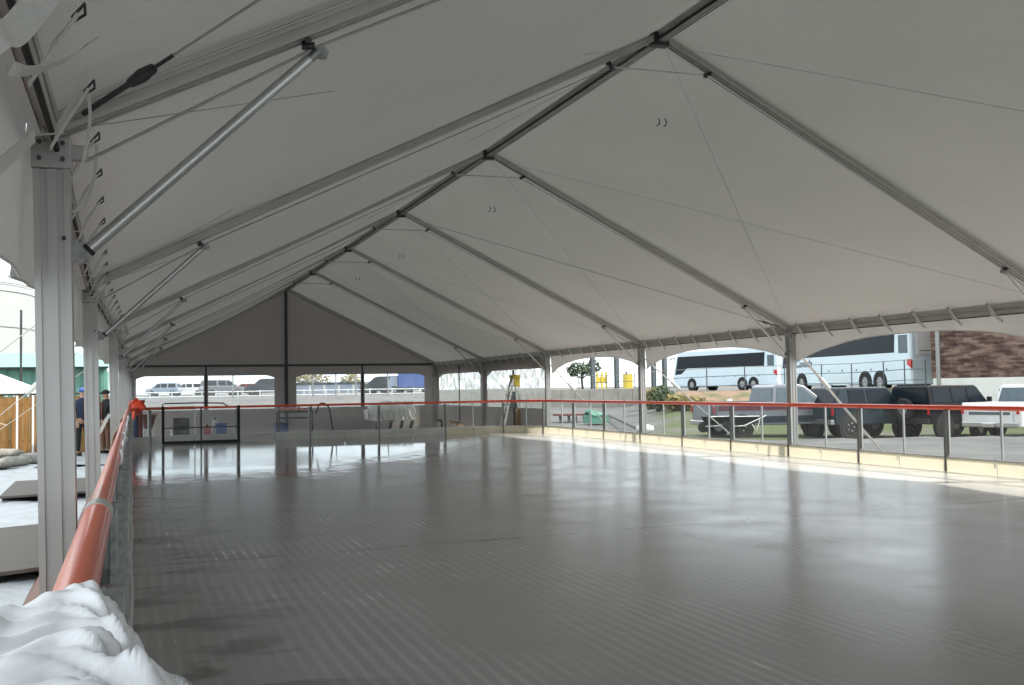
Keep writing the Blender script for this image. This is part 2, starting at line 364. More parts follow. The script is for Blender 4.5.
for j in range(len(ys)-1):
    for i in range(nx-1): mb.f.append((j*nx+i, j*nx+i+1, (j+1)*nx+i+1, (j+1)*nx+i)); mb.sm.append(True)
me = bpy.data.meshes.new('ground'); me.from_pydata(mb.v, [], mb.f); me.update()
at_ = me.color_attributes.new('kind', 'FLOAT_COLOR', 'POINT')
for i, k in enumerate(cols): at_.data[i].color = (1 if k == 1 else 0, 1 if k == 2 else 0, 0, 1)
g = bpy.data.objects.new('ground', me); C.objects.link(g); struct(g)
for p_ in me.polygons: p_.use_smooth = True
X = bpy.data.materials.new('yard_ground'); X.use_nodes = True; t = X.node_tree; N = t.nodes; L = t.links; b = N['Principled BSDF']
ca = N.new('ShaderNodeVertexColor'); ca.layer_name = 'kind'; se = N.new('ShaderNodeSeparateColor'); L.new(ca.outputs[0], se.inputs[0])
co = N.new('ShaderNodeTexCoord')
def nzr(sc, c0, c1, a=.35, bb=.65, st=None):
    n_ = N.new('ShaderNodeTexNoise'); n_.inputs['Scale'].default_value = sc; n_.inputs['Detail'].default_value = 6
    mp = N.new('ShaderNodeMapping'); L.new(co.outputs['Object'], mp.inputs[0]); L.new(mp.outputs[0], n_.inputs['Vector'])
    if st: mp.inputs['Scale'].default_value = st
    r_ = N.new('ShaderNodeValToRGB'); r_.color_ramp.elements[0].position = a; r_.color_ramp.elements[1].position = bb; r_.color_ramp.elements[0].color = (*c0, 1); r_.color_ramp.elements[1].color = (*c1, 1); L.new(n_.outputs['Fac'], r_.inputs[0]); return r_.outputs[0], n_.outputs['Fac']
asp, _ = nzr(.5, (.10, .10, .10), (.17, .165, .155)); gra, gf = nzr(.25, (.085, .105, .035), (.14, .13, .11), .48, .60); rus, _ = nzr(.8, (.27, .18, .12), (.12, .12, .055), .42, .6)
m1 = N.new('ShaderNodeMix'); m1.data_type = 'RGBA'; L.new(se.outputs[0], m1.inputs[0]); L.new(asp, m1.inputs[6]); L.new(gra, m1.inputs[7])
m2 = N.new('ShaderNodeMix'); m2.data_type = 'RGBA'; L.new(se.outputs[1], m2.inputs[0]); L.new(m1.outputs[2], m2.inputs[6]); L.new(rus, m2.inputs[7])
L.new(m2.outputs[2], b.inputs['Base Color']); b.inputs['Roughness'].default_value = .9
me.materials.append(X)

# ------------------------------------------------------------------ tent canopy (ceiling)
def roof_z(X, side, Y, xl):
    if side == 'L': u = (X-xl)/(XC-xl)
    else: u = (XR-X)/(XR-XC)
    return ZE+(ZR-ZE)*u
def xl_at(Y):
    k = (Y-Y0)/BAY+1; k0 = max(-1, min(6, math.floor(k))); t = min(1, max(0, k-k0)); return lerp(XL[k0], XL[k0+1], t)
def canopy(side):
    mb = MB(); ny = 8*8
    def fn(u, v):
        Y = lerp(FY(-1), FY(7), v); xl = xl_at(Y)-.09
        if side == 'L': X = lerp(xl, XC, u)
        else: X = lerp(XR+.09, XC, u)
        fr = ((Y-Y0)/BAY) % 1.0
        sag = (math.sin(pi*fr)**.55 if 0 < fr < 1 else 0)*(1.9 if side == 'L' else 1)
        z = ZE+.02+(ZR-ZE+.055)*u - .10*sag*math.sin(pi*u)**.7 + .02*min(1, u*20) if 0 < u < 1 else ZE+.02+(ZR-ZE+.055)*u+.02*min(1, u*20)
        return (X, Y, z)
    mb.grid(fn, 14, ny); return mb
a = canopy('L'); bb = canopy('R')
a.add(bb.v, bb.f, True)
ce = struct(a.build('ceiling', 'roof'))

# ------------------------------------------------------------------ tent frames
def groove(w, h):      # extruded box outline with keder grooves on each face
    a, b_, g_, d = w/2, h/2, .012, .010
    P = [(-a, -b_), (-a*.45-g_, -b_), (-a*.45-g_, -b_+d), (-a*.45+g_, -b_+d), (-a*.45+g_, -b_), (a*.45-g_, -b_), (a*.45-g_, -b_+d), (a*.45+g_, -b_+d), (a*.45+g_, -b_),
         (a, -b_), (a, -g_), (a-d, -g_), (a-d, g_), (a, g_), (a, b_), (g_, b_), (g_, b_-d), (-g_, b_-d), (-g_, b_), (-a, b_), (-a, g_), (-a+d, g_), (-a+d, -g_), (-a, -g_)]
    return P
slope = math.atan2(ZR-ZE, XC-.0+.27)

def post(k, side):
    x = XL[k] if side == 'L' else XR; s = 1 if side == 'L' else -1
    where = 'left' if side == 'L' else 'right'
    lab = {('L', 1): 'thick grey aluminium tent post nearest the camera at left edge', ('L', 2): 'aluminium tent post second from camera on left, beside nearest post',
           ('R', 3): 'nearest visible aluminium tent post on right, in front of grey pickup', ('R', 4): 'aluminium tent post on right next to the green bush',
           ('R', 5): 'aluminium tent post on right between dirty vinyl side panel and open bay', ('R', 6): 'aluminium tent post between the two dirty vinyl side panels'}.get((side, k), '%s aluminium tent post counted along the %s side' % (ORD[k], where))
    if k == 7: lab = 'corner post of the far gable on the %s' % where
    t = thing('tent_post', lab, 'post', (x, FY(k), GZ), 'tent posts along the sides')
    w = .127 if side == 'L' else .135
    bx = x+(.045 if side == 'L' and k < 4 else 0)
    MB().profile((bx, FY(k), GZ+.01), (x, FY(k), 2.2), groove(w, w), up=(0, 1, 0)).build('column', 'alu', t)
    MB().box((bx, FY(k), GZ+.008), (.28, .28, .016)).build('base_plate', 'galv', t, bevel=.004)
    c = MB(); c.box((x, FY(k), 2.262), (w+.012, w+.012, .12)); c.box((x+s*.085, FY(k), 2.275), (.08, .04, .06)); c.build('eave_bracket', 'alu', t, bevel=.006)
    if k in (1, 2, 3):
        for dz in (.03, -.03):
            for dx in (-.04, .04): MB().tube([(x+dx, FY(k)-w/2-.016, 2.265+dz), (x+dx, FY(k)-w/2-.03, 2.265+dz)], .009, 6).build('bolt', 'steel_d', t)
    p_ = MB(); p_.prism([(0, 0), (s*.045, -.005), (s*.07, .02), (s*.06, .07), (0, .085)], FY(k)-.012, FY(k)+.012); p_.v = [(v[0]+x+s*w/2, v[1], v[2]+1.86) for v in p_.v]
    p_.build('brace_bracket', 'galv', t)
    MB().tube([(x+s*.045, FY(k)-w/2-.001, 1.94), (x+s*.045, FY(k)-w/2-.014, 1.94)], .008, 8).build('pin', 'steel_d', t)
    return t
for k in FR:
    for sd_ in 'LR': post(k, sd_)

def rafter(k, side):
    xe = XL[k] if side == 'L' else XR; Y = FY(k); s = 1 if side == 'L' else -1
    where = 'left' if side == 'L' else 'right'
    extra = {1: 'at top left above the nearest post', 2: 'meeting the ridge at top centre', 3: 'third along the ridge', 4: 'fourth along the ridge', 5: 'fifth along the ridge', 6: 'last before the gable', 7: 'against the far gable wall', 0: 'overhead behind the camera', -1: 'farthest behind the camera'}[k]
    t = thing('rafter_beam', 'sloping aluminium rafter on the %s slope, %s' % (where, extra), 'beam', (xe, Y, ZE), 'sloping tent rafters')
    a_, b_ = Vector((xe, Y, ZE)), Vector((XC-s*.04, Y, ZR)); up = Vector((0, 1, 0)).cross((b_-a_).normalized())
    if up.z < 0: up = -up
    MB().profile(a_, b_, groove(.12, .075) if side == 'R' else groove(.11, .062), up=up).build('beam', 'rafter', t)
    kd = MB()
    for q in (-.03, .03): kd.tube([a_+up*.042+Vector((0, q, 0)), b_+up*.042+Vector((0, q, 0))], .008, 6)
    kd.build('keder_bead', 'alu_l', t)
    d = (b_-a_).normalized(); base = (s*.0)
    # hook pin for brace and for the tie
    for frac in (.16, .895):
        q = a_+(b_-a_)*frac-up*.045; h = MB(); h.tube([q-Vector((0, .045, 0)), q+Vector((0, .045, 0))], .014, 8); h.box(q-up*.012, (.05, .03, .03)); h.build('hook_lug', 'steel_d', t)
    return t
for k in FR:
    for sd_ in 'LR': rafter(k, sd_)

def pt_on_raft(k, side, frac, dn=.0):
    xe = XL[k] if side == 'L' else XR; a_, b_ = Vector((xe, FY(k), ZE)), Vector((XC, FY(k), ZR)); up = Vector((0, 1, 0)).cross((b_-a_).normalized())
    if up.z < 0: up = -up
    return a_+(b_-a_)*frac-up*dn
def brace(k, side):
    s = 1 if side == 'L' else -1; xe = XL[k] if side == 'L' else XR
    lo = Vector((xe+s*.105, FY(k), 1.885)); hi = pt_on_raft(k, side, .166, .085)
    lab = {('L', 1): 'big pale round brace tube rising from nearest left post'}.get((side, k), 'round knee brace tube of the %s %s post' % (ORD[k], 'left' if side == 'L' else 'right'))
    r = .024 if side == 'L' else .02
    t = thing('knee_brace', lab, 'brace', lo, 'round knee braces')
    d = (hi-lo).normalized(); MB().tube([lo+d*.03, hi-d*.07], r, 16).build('tube', 'alu_l', t)
    MB().tube([lo+d*.025, lo+d*.04], r+.003, 12).build('collar', 'black', t)
    e = MB(); e.prism([(-.025, -.02), (.02, -.022), (.03, .01), (.01, .035), (-.02, .02)], -.008, .008); e.v = [(v[0]+hi.x, v[1]+hi.y, v[2]+hi.z-.02) for v in e.v]; e.tube([hi-d*.08, hi-d*.02], r*.8, 10); e.build('end_fitting', 'galv', t)
for k in FR:
    for sd_ in 'LR':
        if k < 7: brace(k, sd_)
def stay(k, side):   # thin tension cable under the rafter
    s = 1 if side == 'L' else -1; xe = XL[k] if side == 'L' else XR
    p0 = Vector((xe+s*.12, FY(k), 2.25)); p1 = pt_on_raft(k, side, .166, .07); p2 = pt_on_raft(k, side, .893, .08)
    t = MB().tube([p0, p1, p2], .0065, 6).build('stay_cable', 'cable', origin=p0)
    tag(t, 'thin stay cable under the %s rafter, %s slope' % (ORD[k], 'left' if side == 'L' else 'right'), 'cable', 'stay cables under the rafters')
for k in range(-1, 7):
    for sd_ in 'LR': stay(k, sd_)
# collar tie near the ridge
for k in range(-1, 7):
    a_ = pt_on_raft(k, 'L', .892, .08); b_ = pt_on_raft(k, 'R', .895, .08)
    t = thing('collar_tie', 'thin pale horizontal rod under ridge of the %s frame' % ORD[k], 'rod', a_, 'collar ties near the ridge')
    MB().tube([a_, b_], .011, 8).build('rod', 'alu_l', t)
    for q in (a_, b_): MB().box(q, (.05, .035, .05)).build('clevis', 'steel_d', t, bevel=.006)
# purlins: ridge and eaves, one per bay
for k in range(-1, 7):
    ya, yb = FY(k)+.05, FY(k+1)-.05; o_ = ORD[k] if k > 0 else ('overhead' if k == 0 else 'rearmost')
    t = thing('ridge_beam', 'aluminium ridge beam over bay beyond the %s frame' % o_, 'beam', (XC, ya, ZR), 'ridge beams')
    MB().profile((XC, ya, ZR), (XC, yb, ZR), groove(.09, .13)).build('beam', 'alu', t)
    c = MB(); c.tube([(XC-.055, ya, ZR-.03), (XC-.055, yb, ZR-.03)], .012, 6); c.tube([(XC+.055, ya, ZR-.03), (XC+.055, yb, ZR-.03)], .012, 6); c.build('black_keder', 'black', t)
    h = MB(); h.box((XC, FY(k)+.0, ZR-.02), (.2, .12, .16)); h.build('ridge_bracket', 'steel_d', t, bevel=.01)
    for side in 'LR':
        xa, xb = (XL[k], XL[k+1]) if side == 'L' else (XR, XR)
        t = thing('eave_beam', 'horizontal aluminium eave beam, %s side, bay beyond the %s frame' % ('left' if side == 'L' else 'right', o_), 'beam', (xa, ya, ZE), 'eave beams')
        MB().profile((xa, ya, ZE-.01), (xb, yb, ZE-.01), groove(.10 if side == 'R' else .05, .14 if side == 'R' else .11)).build('beam', 'rafter', t)
        s = 1 if side == 'L' else -1
        MB().tube([(xa+s*.02, ya, ZE-.088), (xb+s*.02, yb, ZE-.088)], .011, 6).build('keder_bead', 'black' if side == 'L' else 'mstripe', t)
# cross cables in each roof bay
for k in range(-1, 7):
    for side in 'LR':
        xe0, xe1 = (XL[k], XL[k+1]) if side == 'L' else (XR, XR)
        for q, (ka, kb, xe) in enumerate(((k, k+1, xe0), (k+1, k, xe1))):
            s = 1 if side == 'L' else -1
            a_ = Vector((xe+s*.08, FY(ka)+(.07 if kb > ka else -.07), ZE+.03)); b_ = Vector((XC-s*.06, FY(kb), ZR-.08))
            d = (b_-a_).normalized()
            if side == 'L' and k == 0 and q == 1 or (side == 'R' and k == 3 and q == 0):
                t = thing('cross_cable', 'diagonal roof cable with a turnbuckle %s' % ('near the top of nearest left post' if side == 'L' else 'beside the third right post'), 'cable', a_)
                MB().tube([a_, b_], .0055, 6).build('wire', 'cable', t)
                tb = MB(); tb.tube([a_+d*.05, a_+d*.30], [.011, .011], 8); tb.tube([a_+d*.30, a_+d*.36, a_+d*.42], [.018, .026, .018], 8); tb.tube([a_+d*.42, a_+d*.52], .008, 6); tb.build('turnbuckle', 'steel_d', t)
            else:
                t = MB().tube([a_, b_], .0026, 5).build('cross_cable', 'cable', origin=a_)
                tag(t, 'thin diagonal cable, %s slope, %s to %s frame, %s' % ('left' if side == 'L' else 'right', ORD[k], ORD[k+1], 'far-rising' if q == 0 else 'near-rising'), 'cable', 'crossed roof cables')

# ------------------------------------------------------------------ valances with eave straps
def valance(k, side):
    s = 1 if side == 'L' else -1; xa, xb = (XL[k]-.09, XL[k+1]-.09) if side == 'L' else (XR+.09, XR+.09)
    mb = MB(); R_ = random.Random(k*7+(side == 'L'))
    lowz = 1.74 if side == 'R' else 1.80; hi = 2.13 if side == 'R' else 1.86
    def fn(u, v):
        Y = lerp(FY(k)+.01, FY(k+1)-.01, u); x = lerp(xa, xb, u)
        b_ = lowz+(hi-lowz)*(1-abs(2*u-1)**2.6)
        z = lerp(ZE+.02, b_, v)
        x += -s*(.03*v+.018*math.sin(u*23+k)*v+.012*math.sin(u*51+k*2)*v)
        return (x, Y, z)
    t = thing('valance', 'scalloped white vinyl valance, %s side, between the %s and %s posts' % ('left' if side == 'L' else 'right', ORD[k], ORD[k+1]), 'valance', (xa, FY(k), ZE), 'scalloped valances')
    mb.grid(fn, 40, 8).build('skirt', 'val', t)
    MB().tube([Vector(fn(i/40, 1)) for i in range(41)], .006, 6).build('hem_cord', 'webbing', t)
    return t
for k in range(-1, 7):
    valance(k, 'R'); valance(k, 'L')
strap_y = {}
def strap(Y, side, i, lab):
    s = 1 if side == 'L' else -1; xe = xl_at(Y) if side == 'L' else XR
    clip = Vector((xe+s*.16, Y, ZE+.02+.5*.16-.02)); t = thing('eave_strap', lab, 'strap', clip, 'webbing straps holding the canopy to eave beam')
    c = MB(); c.tube([clip+Vector((0, -.018, .0)), clip+Vector((0, .02, -.01)), clip+Vector((s*-.03, .03, -.03))], .0045, 5); c.tube([clip+Vector((0, 0, .015)), clip+Vector((-s*.035, 0, -.03))], .0045, 5); c.build('buckle', 'steel_d', t)
    MB().ribbon([clip+Vector((-s*.02, 0, -.02)), (xe+s*.075, Y, ZE-.03), (xe+s*.055, Y+.01, ZE-.10), (xe-s*.04, Y+.02, ZE-.11)], .022 if side == 'L' else .04, (0, 1, .0)).build('loop', 'webbing', t)
    MB().ribbon([clip+Vector((-s*.02, 0, -.02)), (xe+s*.06, Y-.06, ZE-.10), (xe+s*.03, Y-.15, ZE-.19)], .016 if side == 'L' else .04, (0, .7, -.7)).build('tail', 'webbing', t)
cnt = 0
for k in range(0, 7):
    for j in range(8):
        Y = FY(k)+.38+j*.755
        for side in 'LR':
            if Y < 1.2 or (side == 'L' and Y > 20): continue
            strap(Y, side, cnt, '%s small webbing strap on %s eave beam past the %s frame' % (['first', 'second', 'third', 'fourth', 'fifth', 'sixth', 'seventh', 'eighth'][j], 'left' if side == 'L' else 'right', ORD[k])); cnt += 1
# loose white webbing tails around the nearest post head
def loose(pts, w, lab, side=(0, 1, .2)):
    P = [Vector(q) for q in pts]; n_ = []
    for i in range(len(P)-1):
        for j in range(6):
            t_ = j/6; a0 = P[max(i-1, 0)]; a1, a2 = P[i], P[i+1]; a3 = P[min(i+2, len(P)-1)]
            n_.append(.5*((2*a1)+(-a0+a2)*t_+(2*a0-5*a1+4*a2-a3)*t_*t_+(-a0+3*a1-3*a2+a3)*t_**3))
    n_.append(P[-1]); dd = (P[-1]-P[0]).normalized(); side = dd.cross((P[0]-CAMP).normalized())*.8+Vector((0, 0, .3)) if side == 'flat' else side; o = MB().ribbon(n_, w, side).build('loose_strap', 'webbing', origin=P[0]); tag(o, lab, 'strap', 'loose webbing tails')
loose([onY(-30, 60, 2.0), onY(-2, 34, 2.0), onY(14, 31, 2.05), onY(40, 0, 2.1), onY(60, -28, 2.1)], .055, 'broad white webbing folded at the top left corner', 'flat')
loose([onY(94, 40, 2.9), onY(70, 58, 2.8), onY(40, 69, 2.6), onY(22, 71, 2.4), onY(12, 68, 2.35)], .032, 'curved white webbing tail crossing the black keder line', 'flat')
loose([onY(112, -3, 3.9), onY(98, 50, 3.9), onY(70, 108, 3.92), onY(54, 138, 3.93)], .024, 'long white webbing hanging beside the turnbuckle', 'flat')
loose([onY(62, 121, 4.15), onY(50, 128, 4.08), onY(42, 131, 3.95)], .02, 'short pale webbing wrapped round top of nearest post', (0, 0, 1))
loose([onY(88, 88, 4.05), onY(90, 118, 4.05), onY(86, 148, 4.05), onY(78, 182, 4.05)], .012, 'thin white tie hanging in front of the rafter foot', (1, 0, 0))
loose([onY(97, 130, 5), onY(95, 170, 5), onY(85, 205, 5), onY(70, 212, 5)], .014, 'thin white tie curling behind the nearest post', (1, 0, 0))
# bright clear tape flapping outside the nearest post
o = MB().ribbon([onY(34, 136, 3.1), onY(20, 148, 2.8), onY(0, 166, 2.5), onY(-25, 188, 2.2)], .035, (0, .2, 1)).build('guy_strap', 'webbing', origin=onY(34, 136, 3.1)); tag(o, 'bright white strap leaving the nearest post top towards the left', 'strap')
# hook pairs hanging under the ridge on the right slope
for i, Y in enumerate((5.9, 11.94, 18.8, 26.0, 31.6)):
    o_ = Vector((6.52, Y, 4.86)); t = thing('canopy_hook', 'small dark wire hooks under right slope past the %s frame' % ORD[i+1], 'hook', o_, 'wire hooks under canopy')
    for dx in (0, .10):
        MB().tube([o_+Vector((dx-.03, -.02, .0)), o_+Vector((dx, 0, -.03)), o_+Vector((dx, .02, -.07)), o_+Vector((dx-.03, .03, -.09))], .008, 5).build('wire', 'steel_d', t)

# ------------------------------------------------------------------ gable wall at the far end
GY = YEND+.0
def gz_top(x): return ZE+.08+(ZR-ZE)*((x+.1)/(XC+.1) if x < XC else (XR-x)/(XR-XC))
xa, xb = XL[7], XR
mb = MB(); mb.add([(xa-.1, GY, ZE+.05), (xb+.1, GY, ZE+.05), (XC, GY, ZR+.1)], [(0, 1, 2)])
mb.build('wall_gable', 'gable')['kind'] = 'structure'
wins = [(.12, 2.52, .95, 1.98, 'a'), (2.68, 5.14, .95, 1.98, 'b'), (5.98, 8.50, .95, 1.98, 'a'), (8.66, 11.12, .95, 1.98, 'b')]
WB = .70
def wall_with_holes(name, x0, x1, z0, z1, holes, y, matn, axis='x'):
    """flat cloth wall with rectangular openings whose outer top corners are cut"""
    mb = MB(); cuts = sorted(set([x0, x1]+[h[0] for h in holes]+[h[1] for h in holes]))
    for a_, b_ in zip(cuts[:-1], cuts[1:]):
        mid = (a_+b_)/2; h = [q for q in holes if q[0] <= mid <= q[1]]
        segs = [(z0, z1)] if not h else [(z0, h[0][2]), (h[0][3], z1)]
        for s0, s1 in segs:
            P = [(a_, s0), (b_, s0), (b_, s1), (a_, s1)]
            mb.add([(p, y, q) if axis == 'x' else (y, p, q) for p, q in P], [(0, 1, 2, 3)])
    for h in holes:                                  # rounded shoulders
        side = h[4]; c = .22
        cx = h[0] if side == 'a' else h[1]; s = 1 if side == 'a' else -1
        P = [(cx, h[3]), (cx, h[3]-.10)]+[(cx+s*(c*1.6)*(i/5), h[3]-.10*(1-i/5)**1.6) for i in range(1, 6)]
        mb.add([(p, y, q) if axis == 'x' else (y, p, q) for p, q in P], [tuple(range(len(P)))])
    return mb.build(name, matn)
WZ0 = GZ
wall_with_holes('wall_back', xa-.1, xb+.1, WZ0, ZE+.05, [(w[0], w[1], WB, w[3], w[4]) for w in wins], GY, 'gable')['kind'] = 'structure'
for i, w in enumerate(wins):
    o = MB().add([(w[0]-.02, GY+.012, WB-.02), (w[1]+.02, GY+.012, WB-.02), (w[1]+.02, GY+.012, w[3]+.02), (w[0]-.02, GY+.012, w[3]+.02)], [(0, 1, 2, 3)]).build('window_%d' % (i+1), 'vwin'); struct(o)
# gable steelwork
t = thing('gable_post', 'dark upright post in the middle of the far gable', 'post', (XC-.05, YEND, GZ))
MB().profile((XC-.05, YEND-.02, GZ), (XC-.05, YEND-.02, ZR-.08), groove(.10, .12), up=(0, 1, 0)).build('column', 'steel_d', t); MB().box((XC-.05, YEND-.02, GZ+.01), (.25, .25, .02)).build('base_plate', 'galv', t)
for i, (a_, b_) in enumerate(((xa+.07, XC-.12), (XC+.02, xb-.07))):
    o = MB().profile((a_, YEND, ZE), (b_, YEND, ZE), groove(.08, .07)).build('gable_beam', 'steel_d', origin=(a_, YEND, ZE)); tag(o, 'dark horizontal gable beam %s of the middle post' % ('left' if i == 0 else 'right'), 'beam', 'gable beams')
for i, x in enumerate((2.60, 8.58)):
    o = MB().box((x, YEND+.02, (ZE+WB)/2), (.07, .05, ZE-WB)).build('window_post', 'steel_d', origin=(x, YEND, WB)); tag(o, 'thin post between the two %s gable windows' % ('left-hand' if i == 0 else 'right-hand'), 'post', 'thin gable posts')
# side wall cloth on the right, last two bays, with dirty clear windows
sh = [(FY(6)+.32, FY(7)-.35, WB, 1.93, 'a'), (FY(5)+.12, FY(6)-.32, WB, 1.93, 'a')]
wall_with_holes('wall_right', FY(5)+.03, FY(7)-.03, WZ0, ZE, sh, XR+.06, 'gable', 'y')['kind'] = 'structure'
for i, h in enumerate(sh):
    o = MB().add([(XR+.075, h[0]-.02, h[2]-.02), (XR+.075, h[1]+.02, h[2]-.02), (XR+.075, h[1]+.02, h[3]+.02), (XR+.075, h[0]-.02, h[3]+.02)], [(0, 1, 2, 3)]).build('window_%d' % (i+5), 'vside'); struct(o)
# middle seam stiffener on window 5
o = MB().box((XR+.03, FY(6)+2.9, 1.1), (.03, .05, 2.5)).build('window_post', 'steel_d', origin=(XR+.03, FY(6)+2.9, GZ)); tag(o, 'thin post dividing the farthest dirty side window', 'post')

# ------------------------------------------------------------------ rink barrier
def arc_pts(off):
    return rink_path(off, 10)
def corner(side, deg, off=0):
    a = math.radians(deg); r = RC+off
    if side == 'L': return (KX0+RC-r*math.cos(a), KY1-RC+r*math.sin(a))
    return (KX1-RC+r*math.cos(a), KY1-RC+r*math.sin(a))
POSTS = []   # (x, y, outward normal angle, region)
left_y = [-5.3+1.985*i for i in range(17)]
for y in left_y: POSTS.append((KX0, y, pi, 'L'))
POSTS.append((*corner('L', 45), pi*.75, 'CL'))
back_x = [.74+.0, 2.72, 4.68, 6.65, 8.63, 10.0]
back_x = [1.58, 2.72, 4.68, 6.65, 8.63, 9.79]
POSTS += [(.74, KY1-.55, pi*.7, 'CL')] if False else []
for x in [2.72, 4.68, 6.65, 8.63]: POSTS.append((x, KY1, pi/2, 'B'))
POSTS.append((*corner('R', 68), pi*.38, 'CR')); POSTS.append((*corner('R', 20), pi*.11, 'CR'))
right_y = [26.2, 24.23, 22.18, 20.17, 18.19, 16.23, 14.26, 12.29, 10.32, 8.33, 6.35, 4.36, 2.38, .4, -1.6, -3.6]
for y in right_y: POSTS.append((KX1, y, 0, 'R'))
def path_between(a, b, off, z, n=6):
    """points along the barrier between two posts; corners follow the arc"""
    P = []
    for i in range(n+1):
        t = i/n; x, y = lerp(a[0], b[0], t), lerp(a[1], b[1], t)
        P.append((x, y))
    def snap(x, y):
        # project on outline pushed by off
        if y > KY1-RC and x < KX0+RC:
            cx, cy = KX0+RC, KY1-RC; d = Vector((x-cx, y-cy)); d = d.normalized()*(RC+off); return (cx+d.x, cy+d.y)
        if y > KY1-RC and x > KX1-RC:
            cx, cy = KX1-RC, KY1-RC; d = Vector((x-cx, y-cy)); d = d.normalized()*(RC+off); return (cx+d.x, cy+d.y)
        if x < KX0+.5 and y <= KY1-RC: return (KX0-off, y)
        if x > KX1-.5 and y <= KY1-RC: return (KX1+off, y)
        return (x, KY1+off)
    return [Vector((*snap(x, y), z)) for x, y in P]
pcount = {'L': 0, 'R': 0, 'B': 0, 'CL': 0, 'CR': 0}
NUMW = ['first', 'second', 'third', 'fourth', 'fifth', 'sixth', 'seventh', 'eighth', 'ninth', 'tenth', 'eleventh', 'twelfth', 'thirteenth', 'fourteenth', 'fifteenth', 'sixteenth', 'seventeenth', 'eighteenth']
SIDE = {'L': 'left side', 'R': 'right side', 'B': 'far end', 'CL': 'far left corner', 'CR': 'far right corner'}
def side_index(reg):
    pcount[reg] += 1; i = pcount[reg]-1
    if reg == 'R': return NUMW[i]+' from the far end on the right side'
    if reg == 'L': return NUMW[len(left_y)-1-i]+' from the far end on the left side'
    if reg == 'B': return NUMW[i]+' from the left along the far end'
    return ('left' if i == 0 else 'right')+' one on the bend of the '+SIDE[reg]
for i, (x, y, an, reg) in enumerate(POSTS):
    if y < -3: continue
    nx_, ny_ = math.cos(an), math.sin(an)
    t = thing('rink_post', 'slim rink barrier post, '+side_index(reg), 'post', (x, y, 0), 'rink barrier posts')
    rot = Matrix.Rotation(an, 3, 'Z')
    c = Vector((x+nx_*.0, y+ny_*.0, 0))
    MB().box(c+Vector((nx_*.02, ny_*.02, .455)), (.05, .045, .90), rot).build('upright', 'post_g' if reg != 'L' else 'galv', t, bevel=.004)
    MB().box(c+Vector((nx_*.055, ny_*.055, .58))+rot@Vector((0, -.03 if reg in 'R' else .03, 0)), (.03, .03, .66), rot).build('glass_channel', 'alu_l' if reg != 'L' else 'galv', t, bevel=.003)
def panel(i):
    a, b = POSTS[i], POSTS[i+1]; reg = a[3] if a[3] == b[3] else ('CL' if 'CL' in (a[3], b[3]) else 'CR')
    if b[1] < -3 or a[1] < -3: return
    n_ = 8 if 'C' in reg else 2
    lab = {'R': 'clear barrier with cream kick board, right side', 'L': 'clear barrier on the left side', 'B': 'clear barrier with grey kick board, far end', 'CL': 'clear curved barrier at far left corner', 'CR': 'clear curved barrier at far right corner'}[reg]
    if reg == 'R': lab += ', %s from the far end' % NUMW[right_y.index(a[1])]
    if reg == 'L': lab += ', %s from the far end' % NUMW[len(left_y)-2-left_y.index(a[1])]
    if reg == 'B': lab += ', right of the %s post' % NUMW[[2.72, 4.68, 6.65, 8.63].index(a[0])]
    if reg in ('CL', 'CR'): lab += ', %s' % ('part next to the left side' if a[3] == 'L' else 'part behind the gate' if a[3] == 'CL' else 'part next to the far end' if a[3] == 'B' else 'middle part' if b[3] == 'CR' else 'part next to the right side')
    t = thing('rink_barrier', lab, 'barrier', ((a[0]+b[0])/2, (a[1]+b[1])/2, 0), 'clear rink barrier panels')
    km = 'kick' if reg in ('R', 'CR') else 'kick_g'
    # kick board in joined lengths (a thin dark joint between)
    nk = 2; P = path_between(a, b, 0, 0, n_*nk)
    for q in range(nk):
        seg = P[q*n_:(q+1)*n_+1]; inner = seg; outer = [v.copy() for v in path_between(a, b, .075 if reg == 'L' else .03, 0, n_*nk)[q*n_:(q+1)*n_+1]]
        if q == 0: d = (seg[1]-seg[0]).normalized()*.016; inner = [seg[0]+d]+seg[1:]; outer = [outer[0]+d]+outer[1:]
        if q == nk-1: d = (seg[-1]-seg[-2]).normalized()*.016; inner = inner[:-1]+[seg[-1]-d]; outer = outer[:-1]+[outer[-1]-d]
        if q == 0: inner = inner[:-1]+[inner[-1]-(seg[-1]-seg[-2]).normalized()*.016]; outer = outer[:-1]+[outer[-1]-(seg[-1]-seg[-2]).normalized()*.016]
        mb = MB(); m_ = len(inner); Z0, Z1 = .002, .205
        vs = []
        for p_, o__ in zip(inner, outer): vs += [(p_.x, p_.y, Z0), (p_.x, p_.y, Z1), (o__.x, o__.y, Z1), (o__.x, o__.y, Z0)]
        fs = [(j*4+c_, j*4+(c_+1) % 4, (j+1)*4+(c_+1) % 4, (j+1)*4+c_) for j in range(m_-1) for c_ in (0, 1)]
        mb.add(vs, fs).build('kick_board', km, t)
    # ledge strip
    E_ = path_between(a, b, .04 if reg == 'L' else .018, .215, n_); mb = MB()
    for j in range(n_): mb.beam(E_[j], E_[j+1], .085 if reg == 'L' else .034, .018)
    mb.build('ledge', 'alu', t)
    # glass
    G0 = path_between(a, b, .07 if reg == 'L' else .018, .225, n_); mb = MB(); vs = []; th = .008
    for p_ in G0: vs += [p_, p_+Vector((0, 0, .69))]
    mb.add(vs, [(2*j, 2*j+2, 2*j+3, 2*j+1) for j in range(n_)])
    o = mb.build('glass_pane', 'pane' if reg != 'L' else 'pane_l', t)
    mid = path_between(a, b, .10, .2, 2)[1]
    if reg != 'L' and reg != 'B': MB().box(mid+Vector((0, 0, .37)), (.03, .03, .70)).build('strut', 'alu_l', t, bevel=.003)
for i in range(len(POSTS)-1): panel(i)
